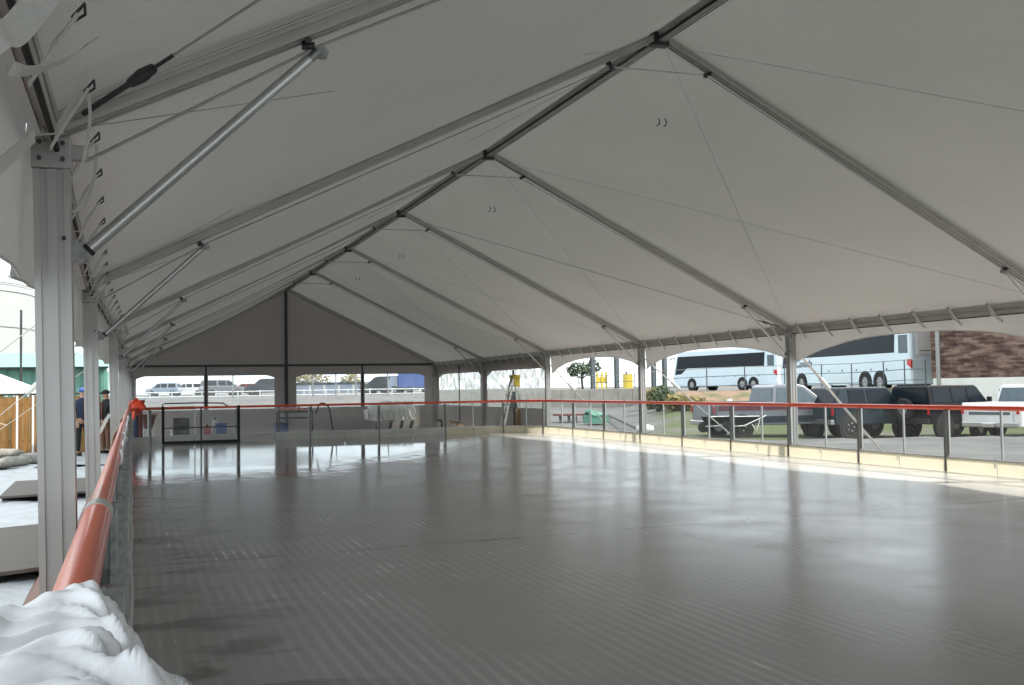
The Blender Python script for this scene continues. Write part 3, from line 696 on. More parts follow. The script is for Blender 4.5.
# red rail: one tube per side
def rail(name, pts, matn, lab, r=.034):
    o = MB().tube(pts, r, 24).build(name, matn, origin=pts[0]); return tag(o, lab, 'rail', 'tubes capping the rink barrier')
arcR = [Vector((*corner('R', d, .05), RAILZ)) for d in range(90, -1, -9)]
rail('barrier_rail', arcR+[Vector((KX1+.05, y, RAILZ)) for y in (20, 10, 0, -3.5)], 'red', 'long bright red rail tube along the right side of rink')
arcL = [Vector((*corner('L', d, .09), RAILZ)) for d in range(0, 91, 9)]
rail('barrier_rail', [Vector((corner('L', 90)[0], KY1+.05, RAILZ))]+[Vector((x, KY1+.05, RAILZ)) for x in (4, 7)]+[Vector((corner('R', 90)[0], KY1+.05, RAILZ))], 'red', 'thin red rail tube along the far end of rink', .03)
rail('barrier_rail', [Vector((-.11, -3.5, RAILZ)), Vector((-.11, 3.78, RAILZ)), ], 'orange', 'thick orange rail tube in the left foreground', .044)
rail('barrier_rail', [Vector((-.11, 3.78, RAILZ)), Vector((-.11, 12, RAILZ)), Vector((-.11, 20, RAILZ)), Vector((-.11, KY1-RC, RAILZ))]+arcL[1:], 'orange', 'orange red rail tube running away along the left side', .038)
o = MB().tube([(-.11, 3.70, RAILZ), (-.11, 3.88, RAILZ)], .047, 16).build('tube_clamp', 'alu', origin=(-.11, 3.96, RAILZ)); tag(o, 'grey sleeve joining the orange rail tubes', 'clamp')
# crinkled shiny wrap along the left rail
wr = []
for i in range(40):
    y = 6.5+i*.32; wr.append(Vector((-.065+R.uniform(-.008, .008), y, RAILZ+.012+R.uniform(-.02, .02))))
o = MB().tube(wr, [R.uniform(.008, .022) for _ in wr], 6).build('plastic_wrap', 'cloth', origin=wr[0]); tag(o, 'crinkled clear white wrap along inner side of left rail', 'plastic wrap')
# red wrapped bundle at the far left rail corner
t = thing('red_bundle', 'crumpled red cloth tied on the rail at far left corner', 'cloth bundle', (.02, 28.4, RAILZ))
MB().ball((.1, 28.6, RAILZ+.02), .26, 14, 9, (1, .6, .9), fn=lambda q: 1+.22*math.sin(q.x*9+2)*math.cos(q.y*8)+(-.35 if q.z < -.3 else .1*math.sin(q.x*20))).build('cloth', 'red', t)
MB().tube([(.02, 28.4, RAILZ-.26), (.05, 28.45, RAILZ+.05)], .05, 8).build('knot', 'red', t)
# pale edge strip at foot of the left boards
o = MB().ribbon([(KX0+.012+.006*math.sin(y*1.9), y, .012) for y in [i*.5-2 for i in range(60)]], .022, (1, 0, 0), .006).build('edge_strip', 'whitep', origin=(0, 0, 0)); tag(o, 'thin pale plastic strip at the foot of left boards', 'edge strip')

# rink gate at far left of the end: dark double frame
t = thing('rink_gate', 'black framed double gate standing on ice at far left', 'gate', (.74, 28.9, 0))
gy = 28.98
def fr(x): return MB().box((x, gy, .5), (.07, .06, .99))
for x in (.76, 2.71): fr(x).build('gate_post', 'blackp', t, bevel=.006)
MB().box((1.73, gy, .5), (.04, .04, .95)).build('middle_stile', 'steel_d', t)
MB().tube([(.76, gy, .95), (.74, gy, 1.04), (.80, gy, 1.075), (1.7, gy, 1.08), (2.3, gy, 1.06), (2.42, gy, .98)], .018, 8).build('top_bar', 'steel_d', t)
MB().box((1.73, gy, .035), (1.95, .10, .07)).build('sill', 'black', t, bevel=.01)
MB().box((1.73, gy, .42), (1.9, .02, .03)).build('cross_bar', 'steel_d', t)


# ================================================================== things around the rink
def smooth_pts(P, k=5):
    P = [Vector(q) for q in P]; o = []
    for i in range(len(P)-1):
        a0 = P[max(i-1, 0)]; a1, a2 = P[i], P[i+1]; a3 = P[min(i+2, len(P)-1)]
        for j in range(k):
            t_ = j/k; o.append(.5*((2*a1)+(-a0+a2)*t_+(2*a0-5*a1+4*a2-a3)*t_*t_+(-a0+3*a1-3*a2+a3)*t_**3))
    return o+[P[-1]]
from mathutils import noise as mn
def N3(x, y, z=0): return mn.noise(Vector((x, y, z)))

# white sheet draped over the rail end, left foreground
def spl(P, u):
    n_ = len(P)-1; f = min(max(u, 0), .99999)*n_; i = int(f); t_ = f-i
    a0, a1, a2, a3 = P[max(i-1, 0)], P[i], P[i+1], P[min(i+2, n_)]
    return .5*((2*a1)+(-a0+a2)*t_+(2*a0-5*a1+4*a2-a3)*t_*t_+(-a0+3*a1-3*a2+a3)*t_**3)
def cloth_fn(u, v):
    # v runs along the rail (near to far), u across it from the outer ground side over the rail to the ice side
    y = lerp(.45, 2.02, v); far = [-.62, -.50, -.38, -.27, -.20, -.155, -.11, -.065, -.04, -.025, -.02]; near = [-1.0, -.80, -.60, -.42, -.28, -.18, -.10, .0, .13, .28, .42]
    zf = [.62, .74, .85, .93, .975, 1.003, 1.012, .995, .93, .86, .78]; zn = [.38, .60, .77, .90, .98, 1.01, 1.015, .99, .93, .85, .74]
    x = lerp(spl(near, u), spl(far, u), v**1.15); z = lerp(spl(zn, u), spl(zf, u), v)
    side = min(1, max(0, abs(u-.56)-.04)*4.5); side = side*side*(3-2*side)
    # long folds sweep across the rail and fan out to both sides
    uu = u+.10*N3(u*3, v*3, 1); vv = v+.10*N3(u*2.5+4, v*2.5, 2)+(.22*(uu-.56)**2)*2.0
    g1 = N3(uu*1.5+2, vv*6.5-uu*1.6, 3); g2 = N3(uu*3.0, vv*13+uu*2.4, 6); g3 = N3(uu*7, vv*8, 9)
    f1 = math.exp(-(g1/.13)**2); f2 = math.exp(-(g2/.14)**2)
    z += (.085*f1+.038*f2+.020*g3)*(.28+.72*side)*(1.15-.45*v)-.01
    x += .035*g1*side*(1-.5*v)
    y += .05*N3(u*6, 3, 1)*v+.08*math.sin(u*6.2+.3)*max(0, v-.6)*1.6
    return (x, y, z)
o = MB().grid(cloth_fn, 150, 120).build('draped_sheet', 'cloth', origin=(-.11, 1.4, .95), solid=.003); tag(o, 'crumpled white plastic sheet draped over the near end of orange rail', 'plastic sheet')

# brown tarp hung outside the left rail
def tarp_fn(u, v):
    y = lerp(2.9, 9.6+.5*math.sin(u*2), v); x = lerp(-.15, -.78, u**1.1); z = lerp(RAILZ-.03, GZ+.02, u**.85)
    z += .05*math.sin(u*pi)*N3(y*1.4, u*3); x += .05*N3(y*1.2, u*4, 3)*math.sin(pi*u)
    return (x, y, z)
o = MB().grid(tarp_fn, 14, 50).build('brown_tarp', 'tarp_b', origin=(-.4, 6, .3), solid=.006); tag(o, 'dark brown tarp hanging down outside of the left rail', 'tarp')
def tan_fn(u, v):
    y = lerp(9.8, 26.5, v); x = lerp(-.16, -.34, u); z = lerp(RAILZ+.0, GZ+.35, u); return (x+.015*math.sin(y), y, z)
o = MB().grid(tan_fn, 3, 24).build('tan_board', 'tan', origin=(-.2, 18, .3), solid=.012); tag(o, 'long tan sheet leaning outside left rail beyond the brown tarp', 'board')

# ---- left yard: plastic sheets, mats, sandbags
def sheet(x0, x1, y0, y1, seed, lab):
    def fn(u, v):
        x = lerp(x0, x1, u)+.12*N3(v*5, seed); y = lerp(y0, y1, v)+.2*N3(u*4, seed+3)
        return (x, y, GZ+.012+.05*max(0, N3(x*2.1, y*1.3, seed)+.25)+.02*max(0, N3(x*7, y*4, seed+1)))
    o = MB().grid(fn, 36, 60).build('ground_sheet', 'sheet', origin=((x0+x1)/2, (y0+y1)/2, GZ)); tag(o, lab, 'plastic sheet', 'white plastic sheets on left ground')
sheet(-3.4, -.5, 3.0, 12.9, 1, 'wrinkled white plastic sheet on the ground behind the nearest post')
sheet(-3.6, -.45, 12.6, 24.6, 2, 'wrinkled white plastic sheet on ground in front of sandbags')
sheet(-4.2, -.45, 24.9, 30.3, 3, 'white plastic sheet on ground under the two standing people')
def mat_board(P, lab):
    mb = MB(); n_ = len(P); h = GZ+.13
    mb.add([(x, y, h) for x, y in P]+[(x, y, h-.035) for x, y in P], [tuple(range(n_)), tuple(range(2*n_-1, n_-1, -1))]+[(i, n_+i, n_+(i+1) % n_, (i+1) % n_) for i in range(n_)])
    t = thing('plywood_mat', lab, 'mat', (P[0][0], P[0][1], GZ), 'plywood mats on left ground')
    mb.build('board', 'ply', t, bevel=.004)
    mb = MB()
    for f in (.15, .5, .85):
        a_ = Vector((*P[0], GZ+.06)).lerp(Vector((*P[3], GZ+.06)), f); b_ = Vector((*P[1], GZ+.06)).lerp(Vector((*P[2], GZ+.06)), f); mb.beam(a_, b_, .07, .07)
        break
    mb.build('batten', 'ply_e', t)
mat_board([(-2.2, 9.1), (-.48, 9.95), (-.72, 13.2), (-2.5, 12.4)], 'weathered grey brown plywood mat behind the nearest post')
mat_board([(-1.84, 16.9), (-.5, 17.2), (-.75, 19.9), (-1.9, 19.8)], 'second weathered plywood mat, smaller and farther off')
def sandbag(x, y, z, l, w, h, rz, lab):
    t = thing('sandbag', lab, 'sandbag', (x, y, z), 'sandbags along fence', rz)
    def f(q): return 1+.12*N3(q.x*2+x*3, q.y*2+y, q.z*2)
    mb = MB(); c = Vector((0, 0, h/2)); nu, nv = 14, 9
    for j in range(nv+1):
        for i in range(nu):
            th = pi*j/nv; ph = 2*pi*i/nu; q = Vector((math.sin(th)*math.cos(ph), math.sin(th)*math.sin(ph), math.cos(th)))
            e = Vector([math.copysign(abs(c_)**.75, c_) for c_ in q])
            mb.v.append(Vector((e.x*l/2, e.y*w/2, e.z*h/2))*f(q)+c)
    mb.f = [(j*nu+i, (j+1)*nu+i, (j+1)*nu+(i+1) % nu, j*nu+(i+1) % nu) for j in range(nv) for i in range(nu)]; mb.sm = [True]*len(mb.f)
    mb.build('sack', 'bag', t, origin=(0, 0, 0))
    MB().ball((l/2*1.02, 0, h*.5), .05, 8, 5, (1.3, .8, .8)).build('tied_neck', 'bag', t, origin=(0, 0, 0))
bags = [(-3.05, 24.4, 0, .75, .42, .22, .1), (-2.72, 24.9, .0, .7, .4, .22, .5), (-2.5, 25.6, 0, .7, .4, .24, -.3), (-2.2, 26.3, 0, .75, .42, .26, .3), (-1.9, 26.9, 0, .7, .42, .24, 0), (-3.0, 25.0, .2, .7, .42, .3, .8), (-3.1, 24.8, .45, .62, .42, .4, 1.2), (-2.65, 25.7, .2, .6, .36, .2, .2), (-3.15, 25.2, .8, .5, .4, .3, .4)]
bl = ['nearest sandbag at the bottom left of the heap', 'sandbag second from left along ground', 'sandbag third along the ground row', 'plump pale sandbag fourth along the ground row', 'farthest sandbag on the right of heap', 'sandbag lying on top of the left ones', 'tall upright sandbag at left edge of the heap', 'small sandbag on top in the middle of heap', 'topmost sandbag of the heap at left']
for b_, l_ in zip(bags, bl): sandbag(b_[0], b_[1], GZ+.02+b_[2], *b_[3:], l_)
o = MB().beam((-3.2, 25.0, .92), (-2.62, 25.3, .70), .12, .03).build('broken_board', 'tan', origin=(-3, 25, .8)); tag(o, 'short pale broken board lying across top of the sandbags', 'board')

# fence of upright boards
t = thing('board_fence', 'tall yellow brown board fence beyond the sandbags', 'fence', (-5, 31.2, GZ))
for i in range(33):
    x = -6.2+i*.165
    h = 1.58+.03*math.sin(i*2.3)
    MB().box((x, 31.2, GZ+h/2), (.155, .025, h)).build('board', 'fence_w', t)
for z in (.1, 1.1): MB().box((-3.5, 31.24, z), (5.6, .05, .09)).build('fence_rail', 'ply_e', t)
MB().box((-3.5, 31.2, GZ+1.63), (5.5, .08, .05)).build('cap', 'ply_e', t)
# green building
t = thing('green_shed', 'long green corrugated metal building behind the board fence', 'building', (-6, 42, GZ))
def corr(x0, x1, z0, z1, y, pitch, matn, name, zo=0):
    mb = MB(); n_ = int((x1-x0)/pitch)
    vs = []; 
    for i in range(n_*4+1):
        x = x0+(x1-x0)*i/(n_*4); d = (0, .0, -.05, -.05)[i % 4]; vs += [(x, y+d, z0), (x, y+d+zo, z1)]
    mb.add(vs, [(2*i, 2*i+2, 2*i+3, 2*i+1) for i in range(n_*4)]); return mb.build(name, matn, t)
corr(-14, -.9, GZ, 2.33, 42, .42, 'green_m', 'wall'); corr(-14.3, -.8, 2.38, 3.0, 41.7, .14, 'green_r', 'roof', 2.6)
MB().box((-7.6, 41.68, 2.36), (13.5, .12, .07)).build('gutter', 'black', t)
MB().box((-7.6, 46, 1.1), (13.2, 7.8, 2.5)).build('core', 'green_m', t)
# pale cylindrical silo far left
t = thing('pale_silo', 'large pale round silo rising behind the green building', 'silo', (-13, 62, GZ))
mb = MB(); nn = 48; zz = [GZ, 2.6, 5.0, 7.1, 7.55]; rr = [7.7, 7.7, 7.7, 7.7, 7.55]
vs = [(-13+r_*math.cos(2*pi*i/nn), 66+r_*math.sin(2*pi*i/nn), z_) for z_, r_ in zip(zz, rr) for i in range(nn)]
mb.add(vs, [(j*nn+i, j*nn+(i+1) % nn, (j+1)*nn+(i+1) % nn, (j+1)*nn+i) for j in range(len(zz)-1) for i in range(nn)]+[tuple(range((len(zz)-1)*nn, len(zz)*nn))]); mb.build('shell', 'tank', t)
for z_ in (5.1, 7.05, 7.5):
    MB().tube([(-13+7.71*math.cos(2*pi*i/nn), 66+7.71*math.sin(2*pi*i/nn), z_) for i in range(nn+1)], .03, 6).build('hoop', 'galv', t)
p0 = onY(21, 353, 40); o = MB().tube([(p0.x, 40, GZ), (p0.x, 40, onY(21, 310, 40).z)], .04, 8).build('thin_pole', 'steel_d', origin=(p0.x, 40, GZ)); tag(o, 'thin dark pole standing in front of pale silo', 'pole')
# white canopy tent
t = thing('popup_canopy', 'white pop-up canopy roof with scalloped edge in front of green building', 'canopy', (-4.2, 35, GZ))
cx, cy, hw = -4.35, 35.2, 1.55; ze, za = 1.55, 2.25
mb = MB(); B_ = [(cx-hw, cy-hw, ze), (cx+hw, cy-hw, ze), (cx+hw, cy+hw, ze), (cx-hw, cy+hw, ze)]; mb.add(B_+[(cx, cy, za)], [(0, 1, 4), (1, 2, 4), (2, 3, 4), (3, 0, 4)]); mb.build('roof', 'cloth', t)
mb = MB()
for a_, b_ in ((0, 1), (1, 2), (3, 0)):
    A_, Bq = Vector(B_[a_]), Vector(B_[b_]); n_ = 16
    for i in range(n_):
        p, q = A_.lerp(Bq, i/n_), A_.lerp(Bq, (i+1)/n_); m_ = A_.lerp(Bq, (i+.5)/n_)
        mb.add([p, q, q-Vector((0, 0, .12)), m_-Vector((0, 0, .24)), p-Vector((0, 0, .12))], [(0, 1, 2, 3, 4)])
mb.build('fringe', 'cloth', t)
for q in B_: MB().tube([(q[0], q[1], GZ), q], .022, 8).build('leg', 'whitep', t)
# white thin fence posts by the boards
for i, px in enumerate((17, 33)):
    q = onY(px, 430, 30.9); o = MB().box((q.x, 30.9, .55), (.05, .05, 1.6)).build('white_stake', 'whitep', origin=(q.x, 30.9, GZ)); tag(o, '%s of two thin white stakes against the board fence' % ('left' if i == 0 else 'right'), 'stake', 'white stakes by the fence')
# guy straps outside the tent
def guy(k, side, slope_, zt=2.2, dy=0, w=.05):
    x0 = (XL[k]-.22) if side == 'L' else XR+.10; s = -1 if side == 'L' else 1
    if side == 'R': zt = 2.0
    L_ = (zt-GZ)/slope_; a_ = Vector((x0, FY(k), zt)); b_ = Vector((x0+s*L_, FY(k)+dy, GZ+.03))
    t = thing('guy_strap', 'white guy strap running down to ground from the %s %s post' % (ORD[k], 'left' if side == 'L' else 'right'), 'strap', a_, 'white guy straps outside tent')
    MB().ribbon([a_, a_.lerp(b_, .5)+Vector((0, 0, -.02)), b_], w, (0, 1, 0), .003).build('strap', 'webbing', t)
    q = a_.lerp(b_, .30); d = (b_-a_).normalized(); MB().beam(q-d*.14, q+d*.14, .085, .05, up=(0, 1, 0)).build('ratchet', 'webbing', t, bevel=.008)
    MB().tube([b_+Vector((0, 0, .12)), b_-Vector((0, 0, .1))], .015, 8).build('ground_stake', 'steel_d', t)
guy(2, 'L', .85, w=.04); guy(3, 'L', .87, w=.09); guy(4, 'L', .75, w=.09); guy(3, 'R', 1.05, w=.08); guy(4, 'R', .82, w=.08); guy(5, 'R', 1.0, w=.09); guy(2, 'R', 1.0); guy(6, 'R', 1.0)
pts = smooth_pts([onY(110, 414, 15.5), onY(105, 422, 15.5), onY(100, 432, 15.5), onY(94, 437, 15.5)]); o = MB().ribbon(pts, .045, (1, 0, .4)).build('loose_strap', 'webbing', origin=pts[0]); tag(o, 'white strap curving between the second and third left posts', 'strap')

# ---- people (small, behind the left posts)
def skin_obj(name, pts, edges, rad, matn, parent, loc, root=0, sub=1):
    me = bpy.data.meshes.new(name); me.from_pydata([Vector(p) for p in pts], edges, []); o = bpy.data.objects.new(name, me); C.objects.link(o)
    o.parent = parent
    md = o.modifiers.new('skin', 'SKIN'); md.use_smooth_shade = True
    lay = me.skin_vertices[0] if me.skin_vertices else None
    if lay is None:
        bm = bmesh.new(); bm.from_mesh(me); bm.verts.layers.skin.verify(); bm.to_mesh(me); bm.free(); lay = me.skin_vertices[0]
    for i, r_ in enumerate(rad):
        lay.data[i].radius = (r_, r_) if not isinstance(r_, tuple) else r_; lay.data[i].use_root = (i == root)
    if sub: s2 = o.modifiers.new('sub', 'SUBSURF'); s2.levels = s2.render_levels = sub
    me.materials.append(M[matn]); return o
def person(loc, rz, label, jacket, trousers, cap, H=1.75):
    t = thing('person', label, 'person', loc, None, rz); t.scale = (H/1.75,)*3
    P = [(0, 0, .95), (0, 0, 1.15), (0, -.01, 1.35), (0, -.01, 1.47), (0, .01, 1.56), (0, .015, 1.66), (0, .01, 1.73)]
    E_ = [(i, i+1) for i in range(6)]; r = [.12, .12, .13, .07, .065, .10, .075]
    for s in (-1, 1):
        b = len(P)
        P += [(s*.09, 0, .90), (s*.11, .02, .50), (s*.12, -.02, .09), (s*.13, .16, .035)]; r += [.085, .058, .042, .035]; E_ += [(0, b), (b, b+1), (b+1, b+2), (b+2, b+3)]
        b = len(P)
        P += [(s*.19, -.01, 1.40), (s*.25, -.02, 1.13), (s*.22, .10, .90), (s*.20, .15, .83)]; r += [.055, .042, .03, .03]; E_ += [(2, b), (b, b+1), (b+1, b+2), (b+2, b+3)]
        h = b+3; hx, hy, hz = P[h]
        for i, (dx, l) in enumerate(((-.03, .07), (-.012, .085), (.008, .08), (.025, .065))):
            c_ = len(P); P += [(hx+dx*.8, hy+.02, hz-.045), (hx+dx, hy+.035, hz-.05-l*.6)]; r += [.009, .008]; E_ += [(h, c_), (c_, c_+1)]
        c_ = len(P); P += [(hx-s*.035, hy+.035, hz-.01), (hx-s*.045, hy+.06, hz-.04)]; r += [.010, .009]; E_ += [(h, c_), (c_, c_+1)]
    body = skin_obj('body', P, E_, r, 'skin', t, loc)
    # face
    f = MB(); f.ball((0, .105, 1.655), .017, 6, 5, (.8, 1.2, 1.2)); f.build('nose', 'skin', t, origin=(0, 0, 0))
    for s in (-1, 1): MB().ball((s*.032, .093, 1.68), .011, 6, 5).build('eye', 'black', t, origin=(0, 0, 0)); MB().ball((s*.09, .01, 1.66), .024, 6, 5, (.4, .8, 1.2)).build('ear', 'skin', t, origin=(0, 0, 0))
    MB().box((0, .096, 1.612), (.05, .01, .010)).build('mouth', 'maroon', t, origin=(0, 0, 0))
    # clothes
    JP = [(0, 0, .86), (0, 0, 1.1), (0, -.01, 1.36), (0, -.005, 1.50), (0, .0, 1.55)]; JE = [(0, 1), (1, 2), (2, 3), (3, 4)]; JR = [(.18, .13), (.17, .13), (.19, .13), .10, .085]
    for s in (-1, 1):
        b = len(JP); JP += [(s*.20, -.01, 1.39), (s*.26, -.02, 1.12), (s*.225, .09, .91)]; JR += [.075, .06, .05]; JE += [(2, b), (b, b+1), (b+1, b+2)]
    skin_obj('jacket', JP, JE, JR, jacket, t, loc)
    TP = [(0, 0, .92)]; TE = []; TR = [(.15, .11)]
    for s in (-1, 1):
        b = len(TP); TP += [(s*.095, 0, .82), (s*.115, .02, .48), (s*.12, -.01, .09)]; TR += [.10, .075, .065]; TE += [(0, b), (b, b+1), (b+1, b+2)]
    skin_obj('trousers', TP, TE, TR, trousers, t, loc)
    for s in (-1, 1): MB().box((s*.125, .06, .045), (.10, .28, .09)).build('shoe', 'black', t, origin=(0, 0, 0), bevel=.03)
    c = MB(); c.ball((0, .01, 1.70), .115, 12, 8, (.95, 1.05, .9), fn=lambda q: 1 if q.z > -.25 else .72); c.box((0, .14, 1.70), (.12, .09, .012)); c.build('cap', cap, t, origin=(0, 0, 0))
    MB().ribbon([Vector((.0, .118, 1.46)), Vector((0, .145, 1.2)), Vector((0, .14, .95))], .05, (1, 0, 0)).build('jacket_front', 'maroon', t, origin=(0, 0, 0))
    return t
p1 = onY(82.5, 430, 29.2); person((p1.x, 29.2, GZ+.02), pi+.4, 'person in a dark jacket and blue cap standing between first two left posts', 'navy', 'blackc', 'blue', 1.72)
p2 = onY(106, 400, 29.9); person((p2.x, 29.9, GZ+.02), 2.2, 'person in black coat, back turned, between second and third left posts', 'blackc', 'tarp_b', 'blackc', 1.66)

# ---- clutter between the rink and the far gable
def gy_(px, y, Y): return onY(px, y, Y)
q = gy_(149, 433, 33); x = q.x
t = thing('white_crate', 'small white crate on floor at far left behind the rink', 'crate', (x, 33, GZ))
MB().box((x, 33, GZ+.36), (.34, .34, .30)).build('box', 'whitep', t, bevel=.02); MB().box((x, 33, GZ+.10), (.3, .3, .2)).build('foot', 'steel_d', t); MB().box((x, 33, GZ+.52), (.36, .36, .03)).build('lid', 'whitep', t, bevel=.01)
mb = MB(); 
def fun(u, v): a = 2*pi*u; r_ = lerp(.10, .24, v)*(1+.12*math.sin(a*5)); return (x-.02+r_*math.cos(a), 33+r_*math.sin(a), GZ+.54+.42*v+.03*math.sin(a*3)*v)
mb.grid(fun, 24, 5); mb.add([fun(i/24, .98) for i in range(24)], [tuple(range(24))]); o = mb.build('red_brown_sack', 'pinkb', origin=(x, 33, GZ+.54)); tag(o, 'reddish brown open sack standing on the small white crate', 'sack')
q = gy_(137.5, 420, 31.5); x = q.x
t = thing('rolled_mats', 'upright dark blue and maroon rolled mats in the far left corner', 'rolled mats', (x, 31.5, GZ))
MB().tube([(x-.05, 31.5, GZ), (x-.04, 31.5, GZ+1.15)], .07, 10).build('blue_roll', 'navy', t); MB().tube([(x+.09, 31.5, GZ), (x+.07, 31.5, GZ+1.0)], .06, 10).build('maroon_roll', 'maroon', t)
for i, (px, py, w_, d_, h_, mt, lab) in enumerate(((181, 430, .45, .3, .86, 'steel_d', 'dark grey bin behind the gate, left half'), (207, 432, .2, .2, .62, 'redl', 'small red jug behind the gate'), (215, 431, .16, .16, .80, 'whitep', 'small white jug behind the gate'), (221, 431, .3, .2, .68, 'blue', 'blue box among the jugs behind gate'), (229, 432, .3, .2, .58, 'cream_p', 'low cream box behind gate, right half'), (178, 433, .4, .25, .50, 'whitep', 'low white bin behind the gate next to dark grey one'))):
    q = gy_(px, py, 31.2+.3*(i % 3)); t = thing('storage_box' if i not in (1, 2) else 'jug', lab, 'box' if i not in (1, 2) else 'jug', (q.x, q.y, GZ))
    MB().box((q.x, q.y, GZ+h_/2+.0), (w_, d_, h_)).build('body', mt, t, bevel=.02)
    if i in (1, 2): MB().tube([(q.x, q.y, GZ+h_), (q.x, q.y, GZ+h_+.05)], .03, 8).build('cap', 'black', t); 
    else: MB().box((q.x, q.y, GZ+h_+.01), (w_+.02, d_+.02, .03)).build('lid', mt, t, bevel=.006)
a_, b_ = gy_(243, 431, 32), gy_(265, 428, 33); o = MB().beam((a_.x, 32, GZ+.12), (b_.x, 33, GZ+.2), .10, .04).build('white_plank', 'whitep', origin=(a_.x, 32, GZ)); tag(o, 'white plank lying on floor right of the gate', 'plank')
# work table with dark rails and orange cloth
xa_, xb_ = gy_(277, 410, 31.6).x, gy_(312, 410, 31.6).x
t = thing('work_table', 'dark metal work table standing behind the far rail', 'table', ((xa_+xb_)/2, 31.6, GZ))
MB().box(((xa_+xb_)/2, 31.6, GZ+.98), (xb_-xa_, .6, .045)).build('table_top', 'steel_d', t)
MB().box(((xa_+xb_)/2, 31.35, GZ+.80), (xb_-xa_, .03, .05)).build('rail', 'navy', t)
for x_ in (xa_+.03, xb_-.03):
    for y_ in (31.35, 31.85): MB().box((x_, y_, GZ+.49), (.045, .045, .98)).build('leg', 'steel_d', t)
o = MB().grid(lambda u, v: (lerp(xa_+.05, xb_-.12, u), lerp(31.32, 31.8, v), GZ+1.03+.05*abs(N3(u*5, v*4, 3))+.04*math.sin(v*3)), 24, 8).build('orange_cloth', 'orange', origin=(xa_, 31.6, .8), solid=.02); tag(o, 'crumpled orange cloth heaped on the dark work table', 'cloth')
for i, (f, h_) in enumerate(((.05, .12), (.95, .16), (.62, .10))):
    x_ = lerp(xa_, xb_, f); o = MB().tube([(x_, 31.45, GZ+1.0), (x_+.01, 31.45, GZ+1.0+h_), (x_-.05, 31.45, GZ+1.02+h_)], .022, 8).build('clamp', 'black', origin=(x_, 31.45, GZ+1)); tag(o, ['black clamp at left end of work table', 'black clamp at right end of work table', 'small black clamp in the middle of work table'][i], 'clamp', 'clamps on work table')
x = gy_(281.5, 420, 32.2).x
t = thing('blue_bin', 'dark blue draped bin under left end of the work table', 'bin', (x, 32.2, GZ)); MB().grid(lambda u, v: (x+.2*(1+.12*math.sin(2*pi*u*7)*(1-v))*math.cos(2*pi*u), 32.2+.2*math.sin(2*pi*u), GZ+.62*v), 42, 3).build('drape', 'blue', t); MB().tube([(x, 32.2, GZ+.6), (x, 32.2, GZ+.64)], .21, 16).build('lid', 'navy', t)
hs = smooth_pts([(gy_(316, 414, 30.2).x, 30.2, gy_(316, 414, 30.2).z), gy_(319, 405, 30.1), gy_(324, 403.5, 29.9), gy_(329, 408, 29.9), gy_(331, 418, 30.1), gy_(333, 431, 30.3)]); o = MB().tube(hs, .024, 8).build('black_hose', 'black', origin=hs[0]); tag(o, 'black hose looped over the far red rail', 'hose')
# bright crumpled plastic curtain
def cur(u, v): 
    x_ = lerp(8.5, 10.55, u); top = lerp(.55, .90, min(1, u*2.6)); return (x_+.1*N3(u*9, v*3, 5), 40.3-.5*(1-v)+.10*math.sin(u*60+3*N3(u*6, v))+.10*N3(u*14, v*4, 2), lerp(.16, top, v)+.03*N3(u*9, v*2))
o = MB().grid(cur, 120, 8).build('plastic_curtain', 'curtain', origin=(9.5, 39.9, .5)); tag(o, 'bunched clear white plastic hanging low against the far gable wall', 'plastic sheet')
for i, px in enumerate((376, 389, 400, 410)):
    q = gy_(px, 428, 38.6); o = MB().beam((q.x, 38.6, GZ), (q.x+.1, 38.6, .15), .12, .1).build('floor_block', 'steel_d', origin=(q.x, 38.6, GZ)); tag(o, '%s dark block standing under the bunched plastic' % NUMW[i], 'block', 'dark blocks by the gable')
q = gy_(440, 424, 32.5)
t = thing('power_drill', 'small black cordless tool on the far ledge', 'tool', (q.x, 32.5, q.z)); MB().tube([(q.x-.12, 32.5, q.z+.12), (q.x+.08, 32.5, q.z+.11)], .035, 8).build('body', 'black', t); MB().box((q.x+.06, 32.5, q.z-.08), (.06, .05, .32)).build('grip', 'black', t, bevel=.01); MB().box((q.x+.06, 32.5, (q.z-.24+GZ)/2), (.3, .2, q.z-.24-GZ)).build('stand', 'steel_d', t)
q = gy_(456, 424, 32.8)
t = thing('push_broom', 'yellow and black tool lying right of the small black one', 'tool', (q.x, 32.8, q.z)); MB().beam((q.x-.2, 32.8, q.z+.06), (q.x+.28, 32.9, q.z-.06), .08, .06, up=(0, 1, 0)).build('head', 'ybrd', t); MB().tube([(q.x-.22, 32.8, q.z+.10), (q.x+.15, 32.8, q.z+.04)], .02, 6).build('handle', 'black', t); MB().box((q.x+.1, 32.9, (q.z+GZ)/2-.02), (.3, .12, q.z-.08-GZ)).build('support', 'kick_g', t)

